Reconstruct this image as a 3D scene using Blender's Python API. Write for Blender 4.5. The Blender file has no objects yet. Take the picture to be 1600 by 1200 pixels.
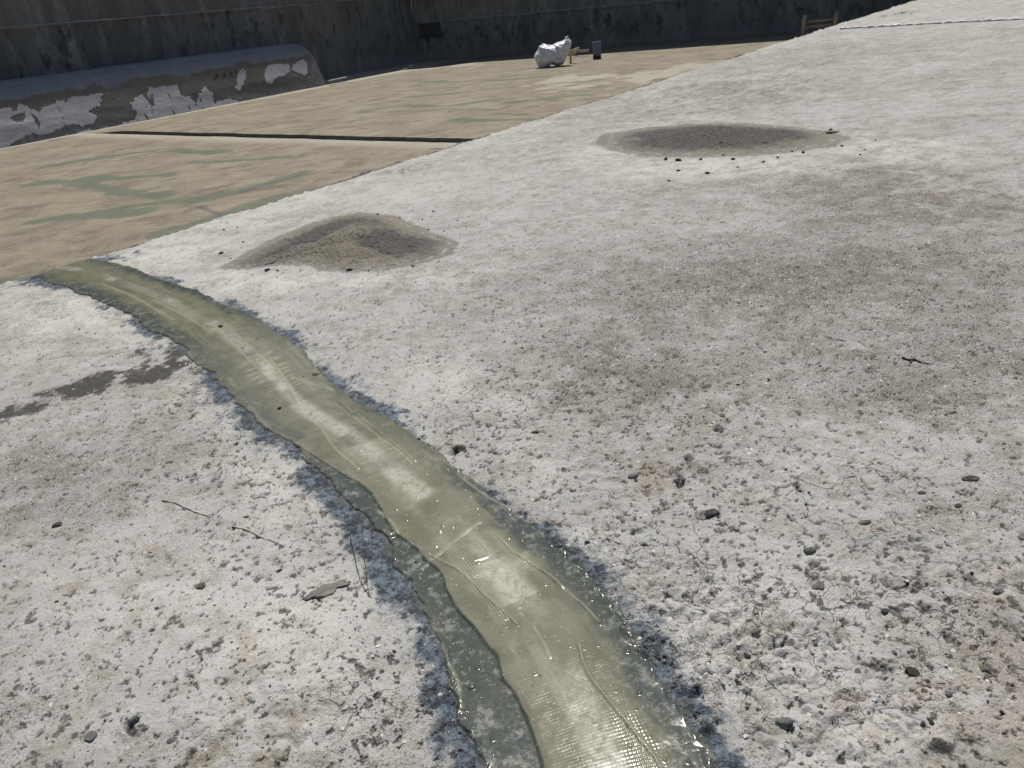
import bpy, bmesh, math, random
import numpy as np
from mathutils import Vector, Matrix

random.seed(7)
rng = np.random.default_rng(11)
scene = bpy.context.scene
COL = scene.collection

# ------------------------------------------------------------------ camera
F = 1200.0                                   # focal length in pixels of a 1600 px wide picture
PITCH = math.atan(603 / 1200); ROLL = math.atan(.097)
CH = 1.5
r0 = np.array([1, 0, 0.]); u0 = np.array([0, math.sin(PITCH), math.cos(PITCH)])
fw = np.array([0, math.cos(PITCH), -math.sin(PITCH)])
rt = math.cos(ROLL) * r0 - math.sin(ROLL) * u0
up = math.sin(ROLL) * r0 + math.cos(ROLL) * u0
cd = bpy.data.cameras.new('camera'); cam = bpy.data.objects.new('camera', cd); COL.objects.link(cam)
cd.sensor_width = 36; cd.lens = 36 * F / 1600; cd.clip_start = .02; cd.clip_end = 500
M = Matrix.Identity(4)
for i in range(3):
    M[i][0] = rt[i]; M[i][1] = up[i]; M[i][2] = -fw[i]
M[2][3] = CH
cam.matrix_world = M
scene.camera = cam

# ------------------------------------------------------------------ light
SUN_EL = math.radians(66); SUN_AZ = math.atan2(.256, 2.70)        # azimuth from +Y towards +X
w = bpy.data.worlds.new('World'); scene.world = w; w.use_nodes = True
nt = w.node_tree; bg = nt.nodes['Background']
sky = nt.nodes.new('ShaderNodeTexSky'); sky.sky_type = 'NISHITA'; sky.sun_disc = False
sky.sun_elevation = SUN_EL; sky.sun_rotation = SUN_AZ; sky.air_density = 1.0; sky.dust_density = 1.5
nt.links.new(sky.outputs[0], bg.inputs[0]); bg.inputs[1].default_value = .052
sd = bpy.data.lights.new('sun', 'SUN'); sd.energy = 3.9; sd.angle = math.radians(.5); sd.color = (1, .955, .89)
so = bpy.data.objects.new('sun', sd); COL.objects.link(so)
sv = Vector((math.sin(SUN_AZ) * math.cos(SUN_EL), math.cos(SUN_AZ) * math.cos(SUN_EL), math.sin(SUN_EL)))
so.rotation_euler = sv.to_track_quat('Z', 'Y').to_euler(); so.location = (0, 10, 12)
scene.view_settings.view_transform = 'Standard'; scene.view_settings.look = 'None'
scene.view_settings.exposure = 0.17; scene.view_settings.gamma = 1
scene.render.engine = 'CYCLES'; scene.render.resolution_x = 1024; scene.render.resolution_y = 768

# ------------------------------------------------------------------ geometry of the place
A0 = np.array([-3.469, 5.203]); HD = np.array([.727, .686]); HD /= np.linalg.norm(HD)   # free edge of the pale slab
HN = np.array([-HD[1], HD[0]])                                                        # away from the slab
SLOPE = .0436; SZ = .018; STEPZ = .05
def slab_z(x, y):
    e = (x - A0[0]) * HD[0] + (y - A0[1]) * HD[1]
    k = .35
    return SZ + SLOPE * k * np.logaddexp(0, (e - .1) / k)
def ray(px, py): return fw + rt * (px - 800) / F + up * (600 - py) / F
def at(px, py, z=None):
    d = ray(px, py); zz = 0.0 if z is None else z
    for _ in range(14):
        t = (zz - CH) / d[2]; p = np.array([0, 0, CH]) + d * t
        if z is not None: break
        zz = .5 * zz + .5 * float(slab_z(p[0], p[1]))
    p[2] = zz
    return p

# ------------------------------------------------------------------ numpy noise
def hsh(ix, iy, s):
    ix = ix.astype(np.int64).astype(np.uint32); iy = iy.astype(np.int64).astype(np.uint32)
    h = ix * np.uint32(374761393) + iy * np.uint32(668265263) + np.uint32((s * 2246822519) & 0xffffffff)
    h = (h ^ (h >> np.uint32(13))) * np.uint32(1274126177)
    h = (h ^ (h >> np.uint32(16))) * np.uint32(2246822519)
    return ((h ^ (h >> np.uint32(15))) & np.uint32(0xffffff)).astype(np.float32) / 16777215.
def vn(x, y, s=0):
    xi = np.floor(x); yi = np.floor(y); fx = x - xi; fy = y - yi
    fx = fx * fx * fx * (fx * (fx * 6 - 15) + 10); fy = fy * fy * fy * (fy * (fy * 6 - 15) + 10)
    a = hsh(xi, yi, s); b = hsh(xi + 1, yi, s); c = hsh(xi, yi + 1, s); d = hsh(xi + 1, yi + 1, s)
    return (a + (b - a) * fx) + ((c + (d - c) * fx) - (a + (b - a) * fx)) * fy
def fbm(x, y, sc, o=4, s=0, g=.5):
    t = 0; a = 1; n = 0; x = x * sc; y = y * sc
    for i in range(o):
        t = t + a * vn(x + 17.3 * i, y - 9.1 * i, s + i); n += a; a *= g
        x, y = (x * 1.62 + y * 1.18), (y * 1.62 - x * 1.18)
    return t / n * 2 - 1
def wor(x, y, sc, s=0):
    x = x * sc; y = y * sc; xi = np.floor(x); yi = np.floor(y)
    f1 = np.full(x.shape, 9., np.float32); f2 = f1.copy(); idv = np.zeros(x.shape, np.float32)
    for i in (-1, 0, 1):
        for j in (-1, 0, 1):
            cx = xi + i; cy = yi + j
            px = cx + .15 + .7 * hsh(cx, cy, s + 1); py = cy + .15 + .7 * hsh(cx, cy, s + 2)
            d = np.sqrt((px - x) ** 2 + (py - y) ** 2); m = d < f1
            f2 = np.where(m, f1, np.minimum(f2, d)); idv = np.where(m, hsh(cx, cy, s + 3), idv); f1 = np.where(m, d, f1)
    return f1, f2, idv
def ss(a, b, x):
    t = np.clip((x - a) / (b - a), 0, 1); return t * t * (3 - 2 * t)
def blobs(x, y, lst, z=None, wx=0, wy=0):
    out = np.zeros(x.shape, np.float32)
    for b in lst:
        cx, cy, rx, ry, ang, st = b
        a = math.radians(ang); c = at(cx, cy, z)
        e1 = at(cx + rx * math.cos(a), cy + rx * math.sin(a), z) - c
        e2 = at(cx - ry * math.sin(a), cy + ry * math.cos(a), z) - c
        det = e1[0] * e2[1] - e1[1] * e2[0]
        dx = x - c[0] + wx; dy = y - c[1] + wy
        u = (dx * e2[1] - dy * e2[0]) / det; v = (dy * e1[0] - dx * e1[1]) / det
        out = np.maximum(out, st * np.exp(-1.1 * (u * u + v * v) ** 1.15))
    return out
def segdist(x, y, P):
    """nearest point on a polyline: distance, arc length, side (+ = right of travel)"""
    best = np.full(x.shape, 1e9); S = np.zeros(x.shape); side = np.ones(x.shape); acc = 0
    for a, b in zip(P[:-1], P[1:]):
        d = b - a; L = math.hypot(*d)
        if L < 1e-9: continue
        d = d / L; t = np.clip((x - a[0]) * d[0] + (y - a[1]) * d[1], 0, L)
        qx = x - a[0] - d[0] * t; qy = y - a[1] - d[1] * t; dd = qx * qx + qy * qy
        m = dd < best; best = np.where(m, dd, best); S = np.where(m, acc + t, S)
        side = np.where(m, np.sign(qx * d[1] - qy * d[0]), side); acc += L
    return np.sqrt(best), S, side
def inpoly(x, y, poly):
    r = np.zeros(x.shape, bool); n = len(poly)
    for i in range(n):
        x1, y1 = poly[i]; x2, y2 = poly[(i + 1) % n]
        if y1 == y2: continue
        c = ((y1 > y) != (y2 > y)) & (x < (x2 - x1) * (y - y1) / (y2 - y1) + x1); r ^= c
    return r.astype(np.float32)
def smooth_poly(pts, n=6):
    P = np.array(pts, float); out = []
    for i in range(len(P) - 1):
        p0 = P[max(i - 1, 0)]; p1 = P[i]; p2 = P[i + 1]; p3 = P[min(i + 2, len(P) - 1)]
        for k in range(n):
            t = k / n
            out.append(.5 * ((2 * p1) + (p2 - p0) * t + (2 * p0 - 5 * p1 + 4 * p2 - p3) * t * t + (3 * p1 - p0 - 3 * p2 + p3) * t ** 3))
    out.append(P[-1]); return np.array(out)

# ------------------------------------------------------------------ object helpers
def tag(o, label=None, cat=None, group=None, kind=None):
    if label: o['label'] = label
    if cat: o['category'] = cat
    if group: o['group'] = group
    if kind: o['kind'] = kind
    return o
def mobj(name, V, Fc, mat, parent=None, smooth=True, attrs=None):
    V = np.asarray(V, np.float32); Fc = np.asarray(Fc, np.int32)
    me = bpy.data.meshes.new(name); k = Fc.shape[1]
    me.vertices.add(len(V)); me.vertices.foreach_set('co', V.ravel())
    me.loops.add(Fc.size); me.loops.foreach_set('vertex_index', Fc.ravel())
    me.polygons.add(len(Fc)); me.polygons.foreach_set('loop_start', np.arange(0, Fc.size, k, dtype=np.int32))
    me.polygons.foreach_set('use_smooth', np.full(len(Fc), smooth))
    me.update(calc_edges=True); me.validate()
    for n, a in (attrs or {}).items():
        at_ = me.attributes.new(n, 'FLOAT', 'POINT'); at_.data.foreach_set('value', np.asarray(a, np.float32).ravel())
    me.materials.append(mat)
    o = bpy.data.objects.new(name, me); COL.objects.link(o)
    if parent: o.parent = parent
    return o
def gridfaces(nr, nc, off=0):
    i = np.arange(nr - 1)[:, None] * nc + np.arange(nc - 1)[None] + off
    return np.stack([i, i + 1, i + nc + 1, i + nc], -1).reshape(-1, 4)
def bmobj(name, bm, mat, parent=None, smooth=False):
    me = bpy.data.meshes.new(name); bm.to_mesh(me); bm.free()
    for p in me.polygons: p.use_smooth = smooth
    me.materials.append(mat); o = bpy.data.objects.new(name, me); COL.objects.link(o)
    if parent: o.parent = parent
    return o
def empty(name, loc, rz=0):
    o = bpy.data.objects.new(name, None); COL.objects.link(o); o.location = loc; o.rotation_euler.z = rz
    o.empty_display_size = .1; return o
def box(bm, c, s, rz=0, bev=0.0, rot=None):
    r = bmesh.ops.create_cube(bm, size=1); vs = r['verts']
    bmesh.ops.scale(bm, vec=s, verts=vs)
    if bev:
        es = list({e for v in vs for e in v.link_edges})
        r2 = bmesh.ops.bevel(bm, geom=es, offset=bev, segments=2, affect='EDGES', profile=.6); vs = list({v for f in r2['faces'] for v in f.verts} | {v for v in vs if v.is_valid})
    m = Matrix.Translation(c) @ (rot if rot is not None else Matrix.Rotation(rz, 4, 'Z'))
    bmesh.ops.transform(bm, matrix=m, verts=vs)
def tube(bm, pts, rad, n=7):
    rings = []
    pts = [Vector(p) for p in pts]
    for i, p in enumerate(pts):
        d = (pts[min(i + 1, len(pts) - 1)] - pts[max(i - 1, 0)]).normalized()
        a = d.cross(Vector((0, 0, 1)));  a = a.normalized() if a.length > 1e-4 else Vector((1, 0, 0)); b = d.cross(a)
        rr = rad[i] if hasattr(rad, '__len__') else rad
        rings.append([bm.verts.new(p + a * math.cos(2 * math.pi * k / n) * rr + b * math.sin(2 * math.pi * k / n) * rr) for k in range(n)])
    for q, s in zip(rings, rings[1:]):
        for k in range(n): bm.faces.new((q[k], q[(k + 1) % n], s[(k + 1) % n], s[k]))
    bm.faces.new(rings[0][::-1]); bm.faces.new(rings[-1])

# ------------------------------------------------------------------ material helpers
class N:
    def __init__(s, name):
        s.m = bpy.data.materials.new(name); s.m.use_nodes = True; s.t = s.m.node_tree
        s.b = s.t.nodes['Principled BSDF']; s.co = None
    def n(s, ty, **k):
        x = s.t.nodes.new(ty)
        for a, v in k.items(): setattr(x, a, v)
        return x
    def put(s, sock, v):
        if isinstance(v, bpy.types.NodeSocket): s.t.links.new(v, sock)
        elif isinstance(v, (tuple, list)): sock.default_value = tuple(v) + ((1,) if len(v) == 3 and sock.type == 'RGBA' else ())
        else: sock.default_value = v
    def coord(s, scale=(1, 1, 1), rz=0, warp=None):
        if s.co is None: s.co = s.n('ShaderNodeTexCoord').outputs['Object']
        if scale == (1, 1, 1) and rz == 0: return s.co
        v = s.co
        if rz:
            m = s.n('ShaderNodeMapping'); s.put(m.inputs[0], v); m.inputs['Rotation'].default_value = (0, 0, rz); v = m.outputs[0]
        m = s.n('ShaderNodeMapping'); s.put(m.inputs[0], v); m.inputs['Scale'].default_value = scale
        return m.outputs[0]
    def noise(s, sc, det=4, ro=.5, v=None, dist=0):
        x = s.n('ShaderNodeTexNoise'); s.put(x.inputs['Vector'], v or s.coord()); x.inputs['Scale'].default_value = sc
        x.inputs['Detail'].default_value = det; x.inputs['Roughness'].default_value = ro; x.inputs['Distortion'].default_value = dist
        return x.outputs['Fac']
    def voro(s, sc, feat='F1', v=None, out='Distance', rnd=1):
        x = s.n('ShaderNodeTexVoronoi', feature=feat); s.put(x.inputs['Vector'], v or s.coord()); x.inputs['Scale'].default_value = sc
        x.inputs['Randomness'].default_value = rnd
        return x.outputs[out] if out != 'both' else (x.outputs['Distance'], x.outputs['Color'])
    def attr(s, nm): return s.n('ShaderNodeAttribute', attribute_name=nm).outputs['Fac']
    def mth(s, op, a, b=0.0, c=None, clamp=False):
        x = s.n('ShaderNodeMath', operation=op, use_clamp=clamp); s.put(x.inputs[0], a); s.put(x.inputs[1], b)
        if c is not None: s.put(x.inputs[2], c)
        return x.outputs[0]
    def mr(s, v, a, b, c=0.0, d=1.0):
        x = s.n('ShaderNodeMapRange', interpolation_type='SMOOTHSTEP'); s.put(x.inputs[0], v)
        for i, q in enumerate((a, b, c, d)): s.put(x.inputs[i + 1], q)
        return x.outputs[0]
    def mix(s, f, a, b, mode='MIX'):
        x = s.n('ShaderNodeMix', data_type='RGBA', blend_type=mode); s.put(x.inputs[0], f); s.put(x.inputs[6], a); s.put(x.inputs[7], b)
        return x.outputs[2]
    def scl(s, c, f):          # colour times scalar
        x = s.n('ShaderNodeVectorMath', operation='SCALE'); s.put(x.inputs[0], c); s.put(x.inputs[3], f); return x.outputs[0]
    def sep(s, c):
        x = s.n('ShaderNodeSeparateColor'); s.put(x.inputs[0], c); return x.outputs
    def bump(s, h, dist, st=1.0, nrm=None):
        x = s.n('ShaderNodeBump'); s.put(x.inputs['Height'], h); x.inputs['Distance'].default_value = dist; x.inputs['Strength'].default_value = st
        if nrm: s.put(x.inputs['Normal'], nrm)
        return x.outputs[0]
    def fin(s, col, rough=.9, nrm=None, **k):
        s.put(s.b.inputs['Base Color'], col); s.put(s.b.inputs['Roughness'], rough)
        if nrm: s.put(s.b.inputs['Normal'], nrm)
        for a, v in k.items(): s.put(s.b.inputs[a.replace('_', ' ')], v)
        return s.m

def simple(name, col, var=.25, sc=30, rough=.8, bs=.002, **k):
    q = N(name); n1 = q.noise(sc, 5, .6); n2 = q.noise(sc * 6, 3, .6)
    f = q.mth('ADD', q.mr(n1, .3, .7, 1 - var, 1 + var * .6), q.mr(n2, .3, .7, -var * .3, var * .3))
    return q.fin(q.scl(col, f), rough, q.bump(n2, bs, .8), **k)

# ------------------------------------------------------------------ strip layout (measured on the photo, laid on the slab)
LE = [(40, 433), (62, 437), (120, 456), (175, 478), (230, 507), (290, 545), (330, 578), (362, 612), (402, 657), (452, 690), (490, 730), (525, 765), (566, 800), (597, 850), (622, 895), (645, 935), (668, 965), (690, 1010), (706, 1060), (728, 1110), (742, 1160), (752, 1205), (760, 1330), (765, 1500)]
RE = [(130, 407), (175, 409), (235, 430), (300, 452), (345, 474), (388, 490), (430, 520), (475, 552), (505, 588), (548, 625), (600, 655), (655, 688), (708, 735), (760, 778), (808, 815), (855, 850), (902, 892), (940, 938), (978, 985), (1012, 1040), (1050, 1090), (1082, 1140), (1115, 1200), (1170, 1330), (1240, 1500)]
def world_poly(pts, z=None): return np.array([at(p[0], p[1], z)[:2] for p in pts])
def resample(P, n):
    d = np.r_[0, np.cumsum(np.hypot(*np.diff(P, axis=0).T))]; s = np.linspace(0, d[-1], n)
    return np.c_[np.interp(s, d, P[:, 0]), np.interp(s, d, P[:, 1])]
NS = 90
WL = resample(smooth_poly(world_poly(LE[::-1]), 4), NS); WR = resample(smooth_poly(world_poly(RE[::-1]), 4), NS)
WC = (WL + WR) / 2
# match centre to edges again by nearest perpendicular widths
sC = np.r_[0, np.cumsum(np.hypot(*np.diff(WC, axis=0).T))]
STRIP_LEN = sC[-1]
HW = np.hypot(*(WR - WL).T) / 2
print('strip length', STRIP_LEN, 'half widths', HW.min(), HW.max())
def strip_coords(x, y):
    """s along (0 = nearest the camera), t across (-1 left edge, +1 right edge)"""
    dist, S, side = segdist(x, y, WC)
    hw = np.interp(S, sC, HWP)
    return S, side * dist / hw, (dist - hw)
# true perpendicular half width of the band
T = np.gradient(WC, axis=0); T /= np.hypot(*T.T)[:, None]
AC = WR - WL
HWP = np.abs(AC[:, 0] * T[:, 1] - AC[:, 1] * T[:, 0]) / 2
HWP = np.convolve(np.r_[[HWP[0]] * 3, HWP, [HWP[-1]] * 3], np.ones(7) / 7, 'valid')
print('perp half widths', HWP.min(), HWP.max())

# ------------------------------------------------------------------ zones of the pale slab
Z_grit = [(1200, 430, 520, 110, -4, .95), (1380, 320, 330, 70, 0, .8), (930, 560, 260, 90, 5, .8), (1480, 560, 300, 130, 0, .55), (60, 760, 230, 90, -8, .75), (240, 690, 160, 60, -10, .5), (1100, 700, 200, 60, 0, .35), (1050, 160, 300, 60, -8, .45), (1300, 100, 300, 60, -5, .4), (40, 1090, 80, 90, 0, .4)]
Z_brown = [(1290, 430, 230, 38, -4, .8), (1000, 590, 170, 60, 8, .6), (1400, 300, 210, 55, 5, .75), (1130, 480, 200, 30, -5, .5), (900, 620, 90, 40, 0, .45), (1040, 745, 110, 50, 10, .5), (1150, 140, 160, 40, -8, .4), (1490, 620, 130, 60, 0, .3), (350, 1170, 130, 60, 0, .5), (300, 600, 60, 20, 0, .3)]
Z_peach = [(1040, 757, 90, 30, 0, .55), (1500, 1120, 190, 75, 0, .8), (1570, 900, 70, 70, 0, .6), (1350, 822, 26, 8, 0, 1.), (1390, 990, 150, 60, 20, .3), (1340, 890, 80, 25, 0, .35), (1560, 1010, 90, 70, 0, .6), (430, 1090, 120, 60, 0, .25), (1100, 855, 50, 30, 0, .35)]
Z_dark = [(150, 603, 120, 17, -15, 1.3), (225, 580, 100, 22, -14, 1.2), (280, 560, 110, 45, 10, .9), (330, 590, 50, 30, 20, .9), (20, 648, 80, 14, -12, 1.0), (300, 610, 70, 30, 5, .45), (60, 800, 160, 40, -10, .3), (1480, 1185, 110, 36, 0, .75), (1210, 1180, 60, 30, 0, .3), (640, 262, 60, 9, -12, .6), (740, 250, 60, 6, -8, .5), (1130, 450, 90, 14, 0, .4), (1130, 25, 100, 10, 0, .2), (1405, 22, 55, 7, -8, .7), (1350, 42, 55, 6, 0, .5), (40, 545, 50, 12, -10, .4), (100, 1150, 50, 30, 0, .3), (700, 370, 60, 25, 0, .25), (1590, 215, 60, 12, 0, .6)]
Z_white = [(250, 395, 130, 30, -12, 1), (420, 330, 160, 22, -18, .9), (600, 250, 160, 20, -18, .9), (800, 190, 160, 22, -18, .8), (1130, 262, 260, 16, 0, .95), (1390, 232, 120, 16, 5, .9), (930, 235, 60, 25, 0, .9), (480, 440, 220, 18, 0, .9), (100, 490, 150, 40, 12, .9), (60, 560, 90, 30, 0, .5), (640, 300, 130, 25, -10, .6), (1040, 190, 140, 14, -6, .6), (245, 880, 30, 30, 60, .6), (1380, 100, 130, 14, 0, .4), (330, 650, 120, 40, 20, .6), (420, 760, 70, 40, 30, .7), (500, 1000, 200, 150, 0, .45), (700, 600, 140, 50, 10, .5), (820, 720, 70, 40, 30, .6)]
Z_blue = [(600, 645, 70, 24, 25, 1), (575, 605, 40, 12, 10, .7), (478, 745, 34, 40, 40, .9), (565, 850, 36, 60, -30, 1), (590, 910, 34, 60, -20, .9), (520, 785, 40, 30, 30, .8), (690, 1080, 36, 90, -12, .5), (665, 1150, 40, 60, 0, .35), (850, 830, 60, 34, 30, .7), (780, 785, 40, 20, 30, .6), (1020, 990, 34, 50, -25, .3), (1080, 1085, 24, 50, -20, .25), (940, 890, 40, 24, 30, .8), (462, 515, 30, 9, 0, .8), (390, 500, 50, 12, 20, .5), (355, 610, 40, 28, 40, .9), (400, 660, 30, 26, 40, .8), (240, 505, 70, 16, 25, .9), (290, 545, 50, 22, 30, .9), (330, 470, 60, 10, 20, .6), (640, 620, 40, 12, 20, .6), (710, 700, 40, 14, 30, .6), (1120, 1170, 30, 40, 0, .6), (85, 440, 50, 8, 0, .9), (170, 405, 60, 6, -12, .6)]
Z_bump = [(1130, 1010, 230, 190, 20, 1), (1300, 1120, 320, 130, 0, .8), (990, 880, 150, 80, 20, .7), (1300, 760, 260, 90, 10, .35), (1480, 900, 260, 110, 0, .5), (430, 1130, 220, 90, 0, .5), (900, 740, 120, 60, 20, .4)]
Z_crack = [(1000, 870, 170, 110, 15, 1), (770, 640, 110, 46, 5, .8), (1150, 990, 180, 120, 0, .8), (1330, 780, 130, 60, 10, .9), (1120, 670, 160, 36, 5, .7), (420, 540, 60, 20, 0, .5), (1270, 640, 120, 40, 0, .4), (560, 1100, 120, 90, 0, .35), (1480, 980, 140, 60, 0, .4), (1350, 950, 200, 60, 0, .5)]
Z_pits = [(410, 720, 150, 70, 20, 1), (520, 830, 90, 60, 30, .8), (440, 900, 150, 80, 0, .6), (300, 640, 120, 30, 0, .8), (200, 1000, 260, 150, 0, .4), (560, 1050, 120, 130, 0, .5), (1100, 800, 300, 150, 0, .45), (1480, 950, 260, 140, 0, .9), (740, 690, 100, 60, 20, .7), (940, 620, 200, 60, 0, .4), (40, 1130, 120, 80, 0, .6), (1250, 900, 200, 90, 0, .5)]
Z_smooth = [(330, 950, 330, 230, 0, .85), (500, 620, 200, 70, 20, .6), (450, 760, 130, 90, 30, .7), (1120, 950, 240, 190, 0, .7), (720, 600, 170, 70, 20, .6), (300, 450, 300, 60, 0, .6), (1350, 700, 250, 80, 0, .4)]
HOLES = [(205, 1133, 13, 1.0), (1122, 672, 10, .9), (1076, 718, 9, .9), (1063, 756, 10, .9), (1100, 735, 6, .6), (1270, 900, 10, .6), (1210, 560, 6, .4), (715, 702, 9, .8), (790, 1062, 0, 0), (165, 985, 5, .7), (1035, 745, 5, .6), (490, 985, 5, .8), (890, 1006, 0, 0), (1400, 955, 9, .6), (985, 857, 7, .5), (300, 1178, 7, .8), (540, 838, 7, .7), (520, 905, 6, .5), (335, 748, 5, .6), (60, 1150, 7, .6), (455, 968, 5, .6), (1100, 805, 10, .5), (1510, 748, 7, .5), (1435, 833, 6, .5), (1120, 1042, 0, 0), (1375, 1060, 6, .5)]

HEAPS = [[(350, 418), (385, 397), (430, 374), (480, 353), (520, 341), (560, 334), (610, 340), (635, 351), (665, 365), (707, 380), (700, 395), (660, 408), (600, 418), (560, 422), (510, 420), (480, 411), (430, 413), (390, 419)],
         [(943, 222), (950, 211), (1000, 203), (1070, 196), (1150, 195), (1230, 200), (1290, 208), (1314, 217), (1290, 228), (1230, 236), (1160, 242), (1080, 243), (1010, 240), (960, 232)]]
HEAPW = [world_poly(h_ + h_[:1]) for h_ in HEAPS]
def slab_fields(x, y):
    """height above the plane and colour masks of the pale slab, in world coordinates"""
    w1 = fbm(x, y, 6, 5, 5, .6) * .09; w2 = fbm(x, y, 6, 5, 9, .6) * .09
    d = np.hypot(x, y); k = np.clip(d / 3, .6, 4)
    wx = w1 * k; wy = w2 * k
    a = {}
    fine = fbm(x, y, 30, 4, 21)
    med = fbm(x, y, 9, 4, 33)
    big = fbm(x * .6, y, 1.1, 6, 35, .62); sm = fbm(x, y, 16, 5, 37, .65)
    def brk(m, amp=1.0, lo=.12, hi=.75): return ss(lo, hi, m + (m > .02) * amp * (.35 * med + .45 * sm + .25 * big) * np.clip(m * 4, 0, 1)) * np.clip(m * 6, 0, 1)
    a['grit'] = np.clip(blobs(x, y, Z_grit, None, wx * 2, wy * 2) * .82 + .35 * med + .5 * big + .3 * sm, 0, 1)
    a['brown'] = brk(blobs(x, y, Z_brown, None, wx * 2, wy * 2), 1.8, .05, .7) * .95
    a['peach'] = brk(blobs(x, y, Z_peach, None, wx, wy), 1.9) * .6
    a['dark'] = np.clip(blobs(x, y, Z_dark, None, wx * .7, wy * .7) * (.9 + .6 * med + .8 * sm), 0, 1.2)
    a['white'] = np.clip(blobs(x, y, Z_white, None, wx * 2, wy * 2) * (1 + .5 * med + .4 * big) + .35 * big + .1 * med, 0, 1)
    a['crack'] = blobs(x, y, Z_crack, None, wx, wy)
    bump = blobs(x, y, Z_bump, None, wx, wy)
    pits = np.clip(blobs(x, y, Z_pits, None, wx, wy) + .12, 0, 1)
    S, t, ex = strip_coords(x, y); side_left = (t < 0)
    exw = ex + fbm(x, y, 18, 4, 41) * .03
    near = 1 - ss(0, .09, exw)
    a['blue'] = brk(blobs(x, y, Z_blue, None, wx, wy), 1.7, .05, 1.5)
    a['wet'] = np.clip((1 - ss(-.012, .018 + .02 * a['blue'], exw)), 0, 1)
    a['blue'] = np.clip(a['blue'] * .9 + (.85 + .3 * (side_left > 0)) * np.clip(1 - (exw + .07 * sm + .04 * med) / .14, 0, 1) ** 1.3 * ss(-.5, .3, fbm(x, y, 3, 4, 44) + .3 * med), 0, 1)
    inside = 1 - ss(-.02, .012, ex)
    a['smooth'] = np.clip(np.maximum(bump, blobs(x, y, Z_smooth, None, wx, wy)) * (1 + .5 * med), 0, 1)
    a['dust'] = np.zeros(x.shape, np.float32)
    for W_, wd_ in zip(HEAPW, (.09, .17)):
        c_ = W_.mean(0); nb_ = (np.hypot(x - c_[0], y - c_[1]) < 3.5)
        if nb_.any():
            d_, _, _ = segdist(x[nb_], y[nb_], W_); i_ = inpoly(x[nb_], y[nb_], W_[:-1])
            a['dust'][nb_] = np.maximum(a['dust'][nb_], np.where(i_ > 0, 1, np.clip(1 - d_ / wd_, 0, 1)))
    # relief
    lod = np.clip(1.5 - d / 5, .0, 1)                # relief finer than the far rows can carry fades out
    h = fbm(x, y, 1.3, 3, 51) * .007 + fbm(x, y, 5, 4, 52) * .004 + fine * .003 * (.3 + .7 * lod) * (1 - .75 * a['smooth'])
    wq = fbm(x, y, 26, 3, 61) * .018
    f1, f2, idv = wor(x + w1 * .45 + wq, y + w2 * .45 - wq, 17, 60)
    h = h + bump * (.45 + .55 * idv) * .030 * (1 - ss(.05, .72, f1)) * lod
    a['crk'] = (1 - ss(.03, .11, f2 - f1)) * bump * ss(-.1, .2, fbm(x, y, 4, 3, 63)) * lod; h = h - a['crk'] * .002
    f1, f2, idv = wor(x + w2 * .3, y + w1 * .3, 43, 65)
    h = h + (bump * .6 + .10) * .008 * idv * (1 - ss(.05, .6, f1)) * lod
    # rough, flaking grit
    rg = fbm(x, y, 55, 5, 70, .62); h = h + (a['grit'] * .8 + .15) * (1 - .7 * a['smooth']) * .008 * np.maximum(rg, -.1) * lod
    # irregular flaked spots: thresholded rough noise, tighter where the photo shows more
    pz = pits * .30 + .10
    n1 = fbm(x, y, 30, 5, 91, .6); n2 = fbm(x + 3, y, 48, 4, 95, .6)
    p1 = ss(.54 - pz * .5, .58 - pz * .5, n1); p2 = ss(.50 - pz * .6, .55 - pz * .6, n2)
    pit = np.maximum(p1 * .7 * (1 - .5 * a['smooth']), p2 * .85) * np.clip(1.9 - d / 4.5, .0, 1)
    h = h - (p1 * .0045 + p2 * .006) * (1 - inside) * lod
    a['smooth'] = a['smooth'] * 1.0
    xw = x + fbm(x, y, 40, 3, 81) * .014; yw = y + fbm(x, y, 40, 3, 82) * .014
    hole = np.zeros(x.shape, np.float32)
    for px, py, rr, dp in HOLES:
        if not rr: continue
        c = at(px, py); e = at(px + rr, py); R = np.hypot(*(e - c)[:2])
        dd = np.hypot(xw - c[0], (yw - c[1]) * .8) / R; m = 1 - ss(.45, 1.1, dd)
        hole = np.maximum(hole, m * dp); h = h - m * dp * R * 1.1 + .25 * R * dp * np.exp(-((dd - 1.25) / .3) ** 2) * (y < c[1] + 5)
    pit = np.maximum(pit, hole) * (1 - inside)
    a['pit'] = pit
    h = h * (1 - inside * .94) - inside * .001
    a['in'] = inside
    return h, a

def fan(azs, ner, r_in, r_out_fn):
    """rows spaced so that the sheet is finest underfoot"""
    k = np.linspace(0, 1, ner)[:, None]; R = r_out_fn(azs)[None]
    r = 1 / ((1 - k) / r_in + k / R)
    return r * np.sin(azs)[None], r * np.cos(azs)[None]
def hinge_r(az, cap):
    dx = np.sin(az); dy = np.cos(az)
    den = dx * HN[0] + dy * HN[1]; num = A0 @ HN
    r = np.where(den > .02, num / np.maximum(den, .02), cap)
    return np.clip(r, 0, cap)

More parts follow.
